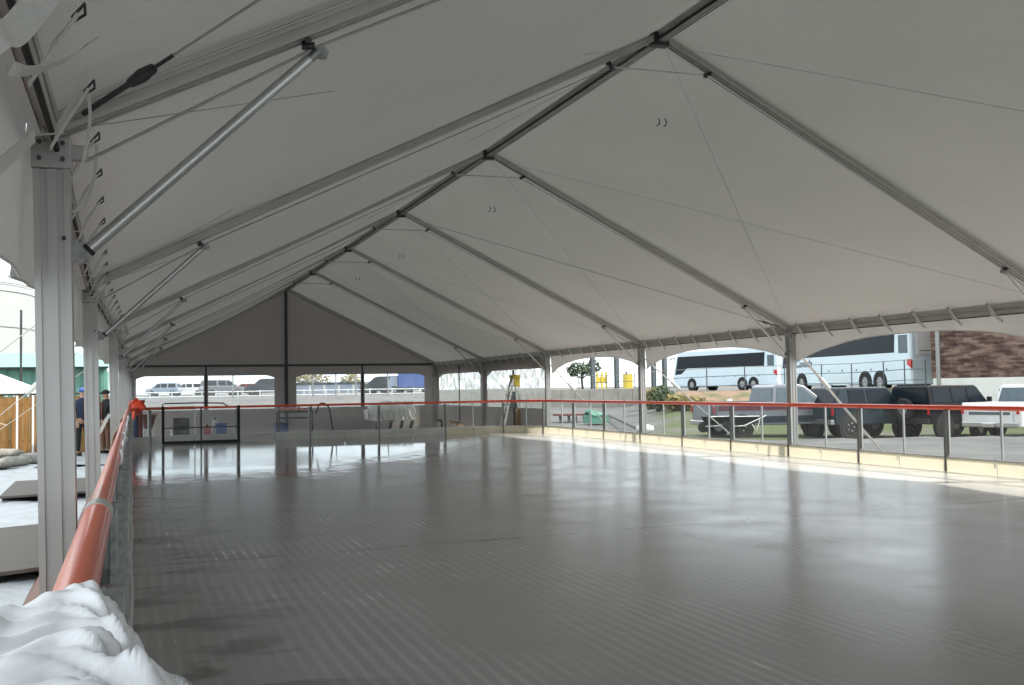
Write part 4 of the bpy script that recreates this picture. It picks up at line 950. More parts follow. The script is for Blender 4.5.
# ladder with yellow top
Y_ = 30.9; top = onY(514, 374, Y_); xl_, xr_ = onY(500.5, 430, Y_-.3).x, onY(526, 430, Y_).x
t = thing('step_ladder', 'white A-frame step ladder with a yellow top by far right corner', 'ladder', (top.x, Y_, GZ))
for y_ in (-.22, .22):
    MB().beam((xl_, Y_-.2+y_, GZ), (top.x-.05, Y_+y_*.5, top.z-.1), .055, .03, up=(0, 1, 0)).build('front_rail', 'whitep', t)
    MB().beam((xr_, Y_+.3+y_, GZ), (top.x+.07, Y_+y_*.5, top.z-.1), .05, .03, up=(0, 1, 0)).build('rear_rail', 'whitep', t)
for i in range(1, 7):
    f = i/7; MB().box((lerp(xl_, top.x-.05, f), Y_-.2*(1-f), lerp(GZ, top.z-.1, f)), (.09, .40, .025)).build('tread', 'whitep', t)
tp = MB(); tp.box((top.x+.02, Y_, top.z-.08), (.26, .34, .10)); tp.box((top.x+.05, Y_, top.z-.26), (.2, .30, .28)); tp.build('yellow_top', 'yellow', t, bevel=.02)
MB().tube([(top.x-.02, Y_, top.z-.03), (top.x-.03, Y_, top.z+.12)], .03, 8).build('hook', 'steel_d', t)
q = onY(514, 400, Y_+.42); o = MB().prism([(-.24, -.25), (.22, -.25), (.17, .28), (-.2, .27)], -.04, .04)
o.v = [(v[0]+q.x, v[1]+Y_+.42, v[2]+q.z) for v in o.v]; o.box((q.x, Y_+.42, (q.z-.25+GZ)/2), (.05, .05, q.z-.25-GZ)); o = o.build('grey_signboard', 'dkcol', origin=(q.x, Y_+.42, GZ)); tag(o, 'dull grey green board on a stake behind the step ladder', 'board')
q = onY(518, 416, 31.0); t = thing('leaning_board', 'pale brown board leaning below the step ladder', 'board', (q.x, 31.0, GZ))
o_ = MB().prism([(-.1, .58), (.22, .60), (.42, .05), (-.12, .08)], -.02, .02); o_.v = [(v[0]*.8+q.x, v[1]+31.0, v[2]+GZ+.33) for v in o_.v]; o_.build('panel', 'ybrd', t); MB().box((q.x+.05, 31.1, GZ+.2), (.55, .3, .36)).build('foot_block', 'steel_d', t)

# ---- right yard clutter
Y_ = 43; a_, b_ = onY(556, 415, Y_), onY(584, 415, Y_)
t = thing('trestle_table', 'low dark trestle table with reddish top outside right wall', 'table', ((a_.x+b_.x)/2, Y_, GZ))
MB().box(((a_.x+b_.x)/2, Y_, a_.z), (b_.x-a_.x, .8, .09)).build('table_top', 'pinkb', t, bevel=.01)
for f in (.08, .38, .62, .92): MB().beam((lerp(a_.x, b_.x, f), Y_-.3, GZ), (lerp(a_.x, b_.x, f), Y_-.2, a_.z), .10, .08).build('leg', 'steel_d', t)
a_ = onY(586, 422, 41); b_ = onY(604, 422, 41)
def gt(u, v):
    x_ = lerp(a_.x, b_.x, u); h_ = .26*(1-u)**.8*math.sin(min(1, u*9+.25)*pi/2)+.06*abs(N3(u*6, v*5, 1)); return (x_+.08*v, 41+lerp(-.5, .5, v), GZ+.35+h_*math.sin(pi*min(max(v, .0), 1))*1.1+.05*N3(u*5, v*4))
t = thing('green_tarp', 'bright green tarp over a heap outside the right rink wall', 'tarp', (a_.x, 41, GZ)); MB().grid(gt, 20, 12).build('cover', 'greent', t); MB().box(((a_.x+b_.x)/2+.05, 41, GZ+.18), (b_.x-a_.x-.05, .9, .36)).build('crate', 'greent', t)
a_, b_ = onZ(604, 418, GZ), onZ(637, 430, GZ); o = MB().tube([(a_.x, a_.y, GZ+.25), (b_.x, b_.y, GZ+.06)], .06, 8).build('grey_pipe', 'steel_d', origin=(a_.x, a_.y, GZ)); tag(o, 'dark pipe lying slanted on the yard beside green tarp', 'pipe')
q = onZ(645, 432, GZ); o = MB().ball((q.x, q.y, GZ+.1), .35, 10, 6, (1, .7, .45), fn=lambda v: 1+.3*N3(v.x*3, v.y*3, v.z*3)).build('white_bag', 'cloth', origin=(q.x, q.y, GZ)); tag(o, 'small white bag lying on yard past the pipe end', 'bag')
def barrow(px, lab, w_=1.3):
    q = onZ(px, 432, GZ); t = thing('wheelbarrow', lab, 'wheelbarrow', (q.x, q.y, GZ), 'wheelbarrows outside the right wall'); x_, y_ = q.x, q.y
    o_ = MB().prism([(-.38, .24), (.30, .24), (.46, .50), (-.52, .52)], -.28, .28, inset=lambda x, z: .08*(1-(z-.24)/.26)); o_.v = [(v[0]+x_, v[1]+y_, v[2]+GZ) for v in o_.v]; o_.build('tub', 'blackp', t)
    for s in (-.25, .25): MB().tube([(x_-.55, y_+s*.3, GZ+.2), (x_-.1, y_+s, GZ+.22), (x_+.75, y_+s, GZ+.54)], .02, 8).build('handle', 'whitep', t); MB().tube([(x_+.2, y_+s, GZ+.26), (x_+.35, y_+s, GZ), (x_+.5, y_+s, GZ+.4)], .018, 8).build('leg', 'whitep', t)
    w = MB(); w.tube([(x_-.6, y_-.05, GZ+.18), (x_-.6, y_+.05, GZ+.18)], .18, 16); w.build('wheel', 'tyre', t)
    MB().tube([(x_-.50, y_-.29, GZ+.53), (x_+.46, y_-.29, GZ+.52)], .018, 6).build('rim_bar', 'whitep', t)
barrow(719, 'black wheelbarrow with white rim, left of the pair behind right rail'); barrow(743, 'black wheelbarrow on the right of pair, in front of the grey pickup')
q = onZ(746, 430, GZ); o = MB().box((q.x, q.y+1, GZ+.65), (.20, .05, .85)).build('white_slab', 'whitep', origin=(q.x, q.y+1, GZ)); tag(o, 'narrow pale board standing upright behind the wheelbarrows', 'board')

# ---- vegetation
def foliage(c, rx, ry, rz, n_, size, seed, hollow=.55):
    mb = MB(); r_ = random.Random(seed); c = Vector(c)
    for _ in range(n_):
        while True:
            q = Vector((r_.uniform(-1, 1), r_.uniform(-1, 1), r_.uniform(-1, 1)))
            if hollow < q.length < 1 or r_.random() < .1 and q.length < 1: break
        q = q*(1+.35*N3(q.x*2+seed, q.y*2, q.z*2)); p = c+Vector((q.x*rx, q.y*ry, q.z*rz))
        a = Vector((r_.gauss(0, 1), r_.gauss(0, 1), r_.gauss(0, 1))).normalized(); b = a.orthogonal().normalized(); s_ = size*r_.uniform(.6, 1.3)
        mb.add([p-a*s_, p+b*s_*.5, p+a*s_, p-b*s_*.5], [(0, 1, 2, 3)])
    return mb
def bush(px, py, D, w_, h_, mt, lab, seed):
    q = at(px, py, D); z0 = terrain_h(q.x, q.y)[0]; t = thing('bush', lab, 'bush', (q.x, q.y, z0), 'bushes on the bank')
    foliage((q.x, q.y, z0+h_*.5), w_, w_*.8, h_*.55, 420, .13, seed, .3).build('leaves', mt, t)
    s_ = MB(); r_ = random.Random(seed)
    for _ in range(6): s_.tube([(q.x, q.y, z0-.05), (q.x+r_.uniform(-.5, .5)*w_, q.y+r_.uniform(-.4, .4)*w_, z0+h_*.75)], [.03, .012], 5)
    s_.build('stem', 'bark', t)
bush(663, 396, 49, .75, 1.15, 'leaf', 'dark green bush on bank just right of the fourth right post', 1)
bush(677, 397, 47.5, .6, .7, 'leaf2', 'olive bush on the bank beside the dark green one', 2)
bush(652, 398, 52, .5, 1.0, 'leaf2', 'dry brownish bush behind fourth right post', 3)
bush(694, 398, 47, .7, .6, 'leaf2', 'low dry bush left of the grey pickup tailgate', 4)
bush(871, 388, 42.6, .55, .75, 'leaf2', 'yellow green shrub in front of the near bus wheels', 5)
bush(905, 384, 45, .5, .5, 'leaf', 'small dark shrub below the near bus tail light', 6)
bush(604, 386, 62, .7, .5, 'leaf', 'low green weeds on top of concrete wall, left', 7)
bush(622, 386, 61, .8, .5, 'leaf', 'low green weeds on top of concrete wall, right', 8)
for i, px in enumerate(range(690, 900, 9)):
    q = at(px, 392+(px-690)*-.03, 48.5-(px-690)*.022); z0 = terrain_h(q.x, q.y)[0]
    mb = MB(); r_ = random.Random(px)
    for _ in range(70):
        p = q+Vector((r_.uniform(-.45, .45), r_.uniform(-.4, .4), 0)); p.z = z0-.02; h_ = r_.uniform(.15, .45); a_ = r_.uniform(0, 6.3); d_ = Vector((math.cos(a_), math.sin(a_), 0))*.02
        tip = p+Vector((r_.uniform(-.12, .12), r_.uniform(-.12, .12), h_)); mb.add([p-d_, p+d_, tip], [(0, 1, 2)])
    o = mb.build('grass_tuft', 'leaf2' if i % 3 else 'tan', origin=(q.x, q.y, z0)); tag(o, 'dry grass tuft on bank below the buses', 'grass', 'dry grass tufts on bank')
# tree behind the concrete wall
q = at(583, 390, 78); t = thing('small_tree', 'small leafy tree with sky behind it left of the grey columns', 'tree', (q.x, q.y, 1.0))
MB().tube([(q.x, q.y, .9), (q.x-.1, q.y, 2.1), (q.x+.1, q.y, 3.2)], [.12, .08, .03], 8).build('trunk', 'bark', t)
for i, (dx, dz) in enumerate(((-.9, 2.5), (.9, 2.7), (.3, 3.2))): MB().tube([(q.x-.05, q.y, 1.9), (q.x+dx, q.y, dz)], [.05, .015], 6).build('branch', 'bark', t)
f = foliage((q.x-.3, q.y, 2.6), 1.0, .9, .6, 420, .16, 11, .2); f2 = foliage((q.x+.9, q.y, 2.9), .6, .6, .5, 220, .15, 12, .2); f.add(f2.v, f2.f); f.build('crown', 'leaf', t)

# ---- concrete retaining wall
a_, b_ = at(548, 388, 60.5), at(648, 388, 58.5)
t = thing('concrete_wall', 'low pale concrete retaining wall beyond yard at right centre', 'wall', (a_.x, a_.y, 0))
n_ = 7
for i in range(n_):
    p, q = Vector((a_.x, a_.y, .62)).lerp(Vector((b_.x, b_.y, .62)), i/n_), Vector((a_.x, a_.y, .62)).lerp(Vector((b_.x, b_.y, .62)), (i+.985)/n_); MB().beam(p, q, .35, 1.15).build('block', 'conc', t, bevel=.02)
# chain fence on the lot edge
pf = [at(px, 388, D) for px, D in ((548, 64), (579, 63.5), (607, 63), (635, 62), (665, 54), (707, 51.5), (745, 51), (785, 50), (822, 48.5), (852, 47.5), (884, 46.5), (905, 46.2), (926, 45.6))]
t = thing('chain_fence', 'thin grey pipe fence along the edge of the bus lot', 'fence', pf[0])
zt = [1.95, 1.98, 2.0, 2.05, 2.1, 2.15, 2.2, 2.2, 2.2, 2.2, 2.25, 2.3, 2.3]
for i, p in enumerate(pf):
    z0 = terrain_h(p.x, p.y)[0]; MB().tube([(p.x, p.y, z0-.02), (p.x, p.y, zt[i])], .03, 6).build('post', 'dkcol', t)
for nm, dz in (('top_rail', 0), ('middle_rail', .42), ('bottom_rail', .9)):
    MB().tube([(p.x, p.y, zt[i]-dz) for i, p in enumerate(pf)], .018, 6).build(nm, 'dkcol' if dz else 'galv', t)
# grey columns and yellow frames
for i, (px, py) in enumerate(((593, 388), (617, 388), (654, 390), (665, 390))):
    q = at(px, py, 74); w_ = .28; t = thing('steel_column', '%s dark steel column from left beyond the concrete wall' % NUMW[i], 'column', (q.x, q.y, 1.0), 'dark steel columns')
    MB().profile((q.x, q.y, 1.0), (q.x, q.y, 7.5), [(-.14, -.14), (.14, -.14), (.14, -.10), (.02, -.10), (.02, .10), (.14, .10), (.14, .14), (-.14, .14), (-.14, .10), (-.02, .10), (-.02, -.10), (-.14, -.10)], up=(0, 1, 0)).build('shaft', 'dkcol', t); MB().box((q.x, q.y, 1.03), (.5, .5, .06)).build('foot', 'dkcol', t)
q = at(602, 388, 68)
t = thing('yellow_barrier', 'yellow steel frame barrier between two grey columns, left', 'barrier', (q.x, q.y, 1.0))
for dx in (-.35, 0, .32): MB().box((q.x+dx, q.y, 1.6), (.12, .1, 1.35)).build('upright', 'yellow', t)
MB().box((q.x, q.y+.02, 1.75), (.75, .06, .4)).build('panel', 'yellow', t)
q = at(628, 388, 66)
t = thing('yellow_tank', 'yellow box shaped tank between grey columns, right', 'tank', (q.x, q.y, 1.0))
MB().box((q.x, q.y, 1.55), (.5, .5, 1.1)).build('body', 'yellow', t, bevel=.05); MB().tube([(q.x-.1, q.y, 2.1), (q.x-.1, q.y, 2.25)], .06, 8).build('cap', 'steel_d', t)

# ---- vehicles
def wheel(x, y, z, r_, w_, t, s, big=False):
    wl = MB(); prof = [(.55, .0), (.62, .04), (.94, .02), (1, .15), (1, .85), (.94, .98), (.62, .96), (.55, 1)]; nn = 20
    for f_, wo_ in prof:
        for i in range(nn): wl.v.append((x+r_*f_*math.cos(2*pi*i/nn), y+s*w_*(wo_-.5), z+r_*f_*math.sin(2*pi*i/nn)))
    for j in range(len(prof)-1):
        for i in range(nn): wl.f.append((j*nn+i, j*nn+(i+1) % nn, (j+1)*nn+(i+1) % nn, (j+1)*nn+i)); wl.sm.append(False)
    wo_ = wl.build('wheel', 'tyre', t, origin=(0, 0, 0))
    h = MB(); h.tube([(x, y-s*w_*.3, z), (x, y+s*w_*.42, z)], r_*.56, 14)
    for k in range(5): a = 2*pi*k/5; h.box((x+r_*.32*math.cos(a), y+s*w_*.45, z+r_*.32*math.sin(a)), (r_*.12, .02, r_*.12))
    h.build('hub', 'rim', wo_, origin=(0, 0, 0)); return wo_
def loft(name, secs, matn, t, bevel=.02):
    """secs: list of (y, outline[(x,z)...]) across the width"""
    mb = MB(); n_ = len(secs[0][1]); vs = []
    for y, P in secs: vs += [(x, y, z) for x, z in P]
    fs = [(j*n_+i, j*n_+(i+1) % n_, (j+1)*n_+(i+1) % n_, (j+1)*n_+i) for j in range(len(secs)-1) for i in range(n_)]+[tuple(range(n_-1, -1, -1)), tuple(range((len(secs)-1)*n_, len(secs)*n_))]
    return mb.add(vs, fs).build(name, matn, t, origin=(0, 0, 0), bevel=bevel)
def shrink(P, cx_, cz_, k): return [(cx_+(x-cx_)*k, cz_+(z-cz_)*k) for x, z in P]
def vehicle(name, cat, label, loc, rz, W_, body, cab, wins, fr_, re_, wheels, wr, paint, glass='glassd', extra=None, group=None):
    """body, cab: side outlines (x forward, z up); wins: side windows; fr_/re_: two (x,z) ends of windscreen / rear window on the cab outline"""
    t = thing(name, label, cat, loc, group, rz); h = W_/2
    xs_ = [p[0] for p in body]; zs_ = [p[1] for p in body]; cx_, cz_ = (min(xs_)+max(xs_))/2, (min(zs_)+max(zs_))/2
    loft('body', [(-h, shrink(body, cx_, cz_, .975)), (-h+.07, body), (h-.07, body), (h, shrink(body, cx_, cz_, .975))], paint, t, .03)
    zb = min(p[1] for p in cab); zt_ = max(p[1] for p in cab); tumble = .16
    def half(z): return h-.05-tumble*(z-zb)/(zt_-zb)
    mb = MB(); n_ = len(cab); mb.add([(x, -half(z), z) for x, z in cab]+[(x, half(z), z) for x, z in cab], [(i, (i+1) % n_, n_+(i+1) % n_, n_+i) for i in range(n_)]+[tuple(range(n_-1, -1, -1)), tuple(range(n_, 2*n_))])
    mb.build('cab', paint, t, origin=(0, 0, 0), bevel=.03)
    for wn in wins:
        for s in (-1, 1):
            m_ = len(wn); P1 = [(x, s*(half(z)+.012), z) for x, z in wn]; P2 = [(x, s*(half(z)-.02), z) for x, z in wn]
            MB().add(P1+P2, [tuple(range(m_)), tuple(range(2*m_-1, m_-1, -1))]+[(i, (i+1) % m_, m_+(i+1) % m_, m_+i) for i in range(m_)]).build('side_window', glass, t, origin=(0, 0, 0))
    for nm, seg in (('windscreen', fr_), ('rear_window', re_)):
        if not seg: continue
        (x0, z0), (x1, z1) = seg; s = 1 if nm == 'windscreen' else -1; w0, w1 = half(z0)-.08, half(z1)-.08; dx = .014*s
        MB().add([(x0+dx, -w0, z0), (x0+dx, w0, z0), (x1+dx, w1, z1), (x1+dx, -w1, z1), (x0-dx, -w0, z0), (x0-dx, w0, z0), (x1-dx, w1, z1), (x1-dx, -w1, z1)], [(0, 1, 2, 3), (7, 6, 5, 4), (0, 4, 5, 1), (1, 5, 6, 2), (2, 6, 7, 3), (3, 7, 4, 0)]).build(nm, glass, t, origin=(0, 0, 0))
    for wx in wheels:
        for s in (-1, 1):
            MB().tube([(wx, s*(h-.10), wr), (wx, s*(h+.005), wr)], wr*1.16, 20).build('wheel_arch', 'black', t, origin=(0, 0, 0))
            wheel(wx, s*(h-.09), wr, wr, .22, t, s)
    xa_, xb_ = min(xs_), max(xs_); zl = min(zs_)
    for nm, x_ in (('front_bumper', xb_), ('rear_bumper', xa_)): MB().box((x_, 0, zl+.12), (.16, W_*.94, .18)).build(nm, 'chrome' if cat == 'pickup truck' or name == 'off_road_car' and label.startswith('blue') else 'black', t, origin=(0, 0, 0), bevel=.03)
    zl2 = max(p[1] for p in body if p[0] < xa_+.3)
    for s in (-1, 1):
        MB().box((xa_-.008, s*(h-.08), zl2-.24), (.03, .09, .24)).build('tail_light', 'redl', t, origin=(0, 0, 0), bevel=.01)
        MB().box((xb_+.005, s*(h-.2), max(p[1] for p in body if p[0] > xb_-.3)-.2), (.04, .26, .16)).build('headlight', 'chrome', t, origin=(0, 0, 0), bevel=.01)
        MB().box((fr_[0][0]-.15, s*(h+.08), fr_[0][1]+.12), (.09, .16, .17)).build('mirror', 'black', t, origin=(0, 0, 0), bevel=.02)
    if extra: extra(t, h)
    return t
PB = [(-2.8, .45), (2.75, .40), (2.82, .75), (2.75, 1.06), (1.35, 1.14), (1.1, 1.16), (-.65, 1.16), (-.66, 1.22), (-2.78, 1.22), (-2.82, 1.1)]
PC = [(-.66, 1.14), (1.38, 1.12), (.62, 1.74), (.35, 1.80), (-.42, 1.79), (-.56, 1.72)]
PW = [[(-.55, 1.20), (-.08, 1.20), (-.08, 1.68), (-.44, 1.68)], [(.02, 1.20), (1.06, 1.20), (.52, 1.68), (.02, 1.68)]]
def stripe_(t, h):
    for s in (-1, 1):
        MB().box((0, s*(h+.004), 1.02), (5.4, .012, .16)).build('stripe', 'mstripe', t, origin=(0, 0, 0)); MB().box((0, s*(h+.004), .62), (5.2, .012, .22)).build('lower_band', 'bluep', t, origin=(0, 0, 0))
    MB().box((-1.72, 0, 1.16), (1.95, 2*h-.3, .14)).build('bed_liner', 'black', t, origin=(0, 0, 0)); MB().box((-2.835, 0, .9), (.02, 1.45, .5)).build('tailgate', 'silver', t, origin=(0, 0, 0), bevel=.01)
def place(px, py, D, dz=0): q = at(px, py, D); return q.x, q.y
x_, y_ = at(778, 430, 36).x, at(778, 430, 36).y
vehicle('pickup_truck', 'pickup truck', 'grey pickup truck with maroon stripe parked in front of grassy bank', (x_, y_, terrain_h(x_, y_)[0]), math.radians(-6), 1.95, PB, PC, PW, ((1.36, 1.16), (.66, 1.72)), ((-.655, 1.2), (-.57, 1.68)), (-1.85, 1.85), .38, 'silver', 'glassg', stripe_)
# white pickup, tailgate toward us
def wp(t, h):
    MB().box((-2.845, 0, .86), (.03, 1.5, .5)).build('tailgate', 'whitec', t, origin=(0, 0, 0), bevel=.01); MB().box((-2.865, 0, .88), (.02, 1.35, .09)).build('dark_trim', 'dkcol', t, origin=(0, 0, 0)); MB().box((-2.93, 0, .5), (.1, .4, .14)).build('hitch_step', 'chrome', t, origin=(0, 0, 0), bevel=.02)
    MB().box((-.3, -h+.25, 1.95), (.25, .3, .4)).build('roof_box', 'black', t, origin=(0, 0, 0), bevel=.02) if False else None
a_ = at(991, 440, 33); hd = math.radians(17); ctr = Vector((a_.x, a_.y, -.60))+Vector((math.cos(hd), math.sin(hd), 0))*2.8
vehicle('pickup_truck', 'pickup truck', 'white pickup truck seen from its tailgate at far right', ctr, hd, 1.98, PB, PC, PW, ((1.36, 1.16), (.66, 1.72)), ((-.655, 1.2), (-.57, 1.68)), (-1.85, 1.85), .40, 'whitec', 'glassg', wp)
# black off-roaders
JB = [(-2.0, .5), (2.05, .48), (2.1, .75), (2.05, 1.10), (.95, 1.16), (-2.0, 1.18), (-2.05, 1.0)]
JC = [(-2.0, 1.14), (.98, 1.14), (.52, 1.72), (.40, 1.79), (-1.86, 1.80), (-1.95, 1.74)]
JW = [[(-1.82, 1.22), (-.95, 1.22), (-.95, 1.70), (-1.76, 1.70)], [(-.85, 1.22), (-.15, 1.22), (-.15, 1.70), (-.85, 1.70)], [(-.05, 1.22), (.78, 1.22), (.42, 1.70), (-.05, 1.70)]]
def spare(t, h):
    w = wheel(-2.22, 0, 1.0, .36, .22, t, 1); w.rotation_euler = (0, 0, pi/2); w.location = Vector((-2.22, 0, 0))-Matrix.Rotation(pi/2, 3, 'Z')@Vector((-2.22, 0, 0)); w.name = 'spare_wheel'
a_ = at(950, 436, 36); vehicle('off_road_car', 'car', 'black boxy off-road car between white pickup and the other black one', (a_.x, a_.y, terrain_h(a_.x, a_.y)[0]), math.radians(8), 1.85, JB, JC, JW, ((.96, 1.18), (.56, 1.70)), ((-2.0, 1.24), (-1.95, 1.68)), (-1.35, 1.35), .40, 'blackp', 'glassd', spare)
a_ = at(862, 432, 36); vehicle('off_road_car', 'car', 'blue black off-road car with sloping rear glass next to grey pickup', (a_.x, a_.y, terrain_h(a_.x, a_.y)[0]), math.radians(4), 1.9, JB, [(-2.0, 1.14), (.98, 1.14), (.52, 1.70), (.40, 1.76), (-1.40, 1.77), (-1.55, 1.72)], [[(-1.35, 1.22), (-.6, 1.22), (-.6, 1.68), (-1.3, 1.68)], [(-.5, 1.22), (.78, 1.22), (.42, 1.68), (-.5, 1.68)]], ((.96, 1.18), (.56, 1.68)), ((-1.98, 1.2), (-1.58, 1.68)), (-1.35, 1.35), .42, 'bluep', 'glassd')

def bus(label, rear, front, text=None):
    rear, front = Vector((rear.x, rear.y, 0)), Vector((front.x, front.y, 0)); d = front-rear; L_ = d.length; hd = math.atan2(d.y, d.x); base = .83
    nrm = Vector((-math.sin(hd), math.cos(hd), 0))      # left side of the bus faces the tent
    ctr = rear-nrm*1.27; t = thing('coach_bus', label, 'bus', (ctr.x, ctr.y, base), 'white coach buses', hd); h = 1.27
    B_ = [(0, .35), (L_-.25, .35), (L_, .8), (L_-.05, 1.5), (L_-.45, 2.9), (L_-.9, 3.45), (.3, 3.45), (.03, 3.2)]
    loft('body', [(-h, shrink(B_, L_/2, 1.8, .99)), (-h+.1, B_), (h-.1, B_), (h, shrink(B_, L_/2, 1.8, .99))], 'busw', t, .06)
    for s in (-1, 1):
        y_ = s*(h+.004); P = [(1.35, 1.95), (L_-2.0, 1.95), (L_-1.2, 1.45), (L_-.35, 1.4), (L_-.75, 3.0), (1.25, 3.05)]
        MB().prism(P, min(y_, y_-s*.03), max(y_, y_-s*.03)).build('window_band', 'glassd', t, origin=(0, 0, 0))
        MB().prism([(.25, 1.9), (1.0, 1.9), (1.0, 2.8), (.25, 2.8)], min(y_, y_-s*.03), max(y_, y_-s*.03)).build('engine_grille', 'glassg', t, origin=(0, 0, 0))
        MB().prism([(L_*.42, .35), (L_*.42+1.6, .35), (L_*.42+1.6, .9), (L_*.42, .9)], min(y_+s*.01, y_-s*.03), max(y_+s*.01, y_-s*.03)).build('luggage_door', 'busw', t, origin=(0, 0, 0), bevel=.01)
        for wx in (2.6, 3.9, L_-2.6): MB().tube([(wx, s*(h-.3), .5), (wx, s*(h+.01), .5)], .60, 20).build('wheel_arch', 'black', t, origin=(0, 0, 0)); wheel(wx, s*(h-.1), .5, .5, .3, t, s)
        for k in range(6): MB().box((2.0+k*1.35, s*(h+.006), 1.15), (.09, .02, .09)).build('marker_lamp', 'dkcol', t, origin=(0, 0, 0))
        MB().prism([(-.01, 1.15), (.35, 1.35), (.30, 1.6), (-.01, 1.6)], min(s*(h+.01), s*(h-.06)), max(s*(h+.01), s*(h-.06))).build('tail_light', 'redl', t, origin=(0, 0, 0))
    MB().box((-.01, 0, 2.4), (.03, 1.9, 1.2)).build('rear_panel', 'whitec', t, origin=(0, 0, 0), bevel=.05); MB().box((-.03, 0, 2.0), (.02, 1.6, .04)).build('panel_seam', 'dkcol', t, origin=(0, 0, 0))
    MB().box((L_-.23, 0, 2.15), (.04, 2.2, 1.3), Matrix.Rotation(-.27, 3, 'Y')).build('windscreen', 'glassd', t, origin=(0, 0, 0))
    for s in (-1, 1): MB().tube([(L_-.4, s*h, 2.9), (L_+.1, s*(h+.2), 2.8), (L_+.1, s*(h+.2), 2.4)], .05, 6).build('mirror', 'black', t, origin=(0, 0, 0))
    if text:
        cu = bpy.data.curves.new('lettering', 'FONT'); cu.body = text; cu.size = .62; cu.extrude = .004; cu.align_x = 'LEFT'
        o = bpy.data.objects.new('lettering', cu); C.objects.link(o); o.parent = t; o.location = (L_-1.9, h+.012, 1.42); o.rotation_euler = (pi/2, 0, pi); cu.materials.append(M['navy']); cu.shear = .2
bus('white coach bus at right with dark window band and red tail light', at(912, 388, 50), at(780, 388, 62.5), 'Canada')
bus('white coach bus farther off, left of the second post from right', at(777, 388, 82), at(673, 388, 93))

# brick building with white base
q0 = at(932, 388, 44); dv = Vector((math.cos(YAW), -math.sin(YAW), 0)); nv_ = Vector((math.sin(YAW), math.cos(YAW), 0)); q0 = Vector((q0.x, q0.y, 0))
X = bpy.data.materials.new('old_brick'); X.use_nodes = True; t_ = X.node_tree; N = t_.nodes; L = t_.links; b = N['Principled BSDF']
co = N.new('ShaderNodeTexCoord'); br = N.new('ShaderNodeTexBrick'); br.inputs['Scale'].default_value = 1; br.inputs['Brick Width'].default_value = .52; br.inputs['Row Height'].default_value = .17; br.inputs['Mortar Size'].default_value = .012
br.inputs['Color1'].default_value = (.085, .05, .045, 1); br.inputs['Color2'].default_value = (.19, .14, .125, 1); br.inputs['Mortar'].default_value = (.17, .14, .125, 1)
mp = N.new('ShaderNodeMapping'); mp.inputs['Rotation'].default_value = (pi/2, 0, 0); L.new(co.outputs['Object'], mp.inputs[0]); L.new(mp.outputs[0], br.inputs['Vector'])
nn_ = N.new('ShaderNodeTexNoise'); nn_.inputs['Scale'].default_value = 1.6; nn_.inputs['Detail'].default_value = 5; mp2 = N.new('ShaderNodeMapping'); mp2.inputs['Scale'].default_value = (1, 1, 3.5); L.new(co.outputs['Object'], mp2.inputs[0]); L.new(mp2.outputs[0], nn_.inputs['Vector'])
rp = N.new('ShaderNodeValToRGB'); rp.color_ramp.elements[0].position = .4; rp.color_ramp.elements[1].position = .58; rp.color_ramp.elements[0].color = (.45, .35, .33, 1); rp.color_ramp.elements[1].color = (1.35, 1.2, 1.1, 1); L.new(nn_.outputs['Fac'], rp.inputs[0])
mx = N.new('ShaderNodeMix'); mx.data_type = 'RGBA'; mx.blend_type = 'MULTIPLY'; mx.inputs[0].default_value = 1; L.new(br.outputs['Color'], mx.inputs[6]); L.new(rp.outputs[0], mx.inputs[7]); L.new(mx.outputs[2], b.inputs['Base Color']); b.inputs['Roughness'].default_value = .9
M['brick'] = X
t = thing('brick_building', 'old dark brick building with a white painted base at far right', 'building', (q0.x, q0.y, GZ), None, -YAW-math.radians(22.8))
def bb_(x0, x1, y0, y1, z0, z1, nm, mt): return MB().box(((x0+x1)/2, (y0+y1)/2, (z0+z1)/2-GZ), (x1-x0, y1-y0, z1-z0)).build(nm, mt, t, origin=(0, 0, 0))
bb_(0, 16, 0, 10, 1.45, 7.5, 'brick_wall', 'brick'); bb_(.06, 15.9, -.06, 9.9, GZ, 1.45, 'painted_base', 'cream_p'); bb_(-.06, 16.1, -.06, 10, 7.5, 7.75, 'parapet', 'conc')
q = at(939, 388, 43); o = MB().tube([(q.x, q.y, .3), (q.x, q.y, 7.5)], .085, 12).build('light_pole', 'galv', origin=(q.x, q.y, .3)); tag(o, 'pale grey pole in front of the brick building corner', 'pole')
q = at(1004, 395, 41.5); t = thing('meter_box', 'black utility box against the white painted wall', 'box', (q.x, q.y, GZ)); MB().box((q.x, q.y, q.z), (.30, .2, .5)).build('box', 'black', t, bevel=.02); MB().tube([(q.x, q.y, GZ), (q.x, q.y, q.z-.2)], .04, 8).build('conduit', 'galv', t)

# ---- far street behind the gable windows
CB = [(-2.2, .35), (2.15, .32), (2.25, .6), (2.1, .85), (1.2, .95), (-2.1, 1.0), (-2.25, .8)]
CC = [(-1.9, .95), (1.2, .93), (.45, 1.42), (-1.0, 1.45)]
CW = [[(-1.45, 1.0), (-.3, 1.0), (-.3, 1.36), (-1.0, 1.36)], [(-.2, 1.0), (.85, 1.0), (.38, 1.36), (-.2, 1.36)]]
VB = [(-2.3, .35), (2.3, .32), (2.4, .65), (2.25, .98), (1.5, 1.12), (-2.25, 1.15), (-2.35, .8)]
VC = [(-2.25, 1.1), (1.55, 1.08), (.75, 1.78), (.4, 1.86), (-2.0, 1.87), (-2.15, 1.8)]
VW = [[(-2.0, 1.2), (-.9, 1.2), (-.9, 1.75), (-1.9, 1.75)], [(-.7, 1.2), (.15, 1.2), (.15, 1.75), (-.7, 1.75)], [(.25, 1.2), (1.2, 1.2), (.68, 1.72), (.25, 1.72)]]
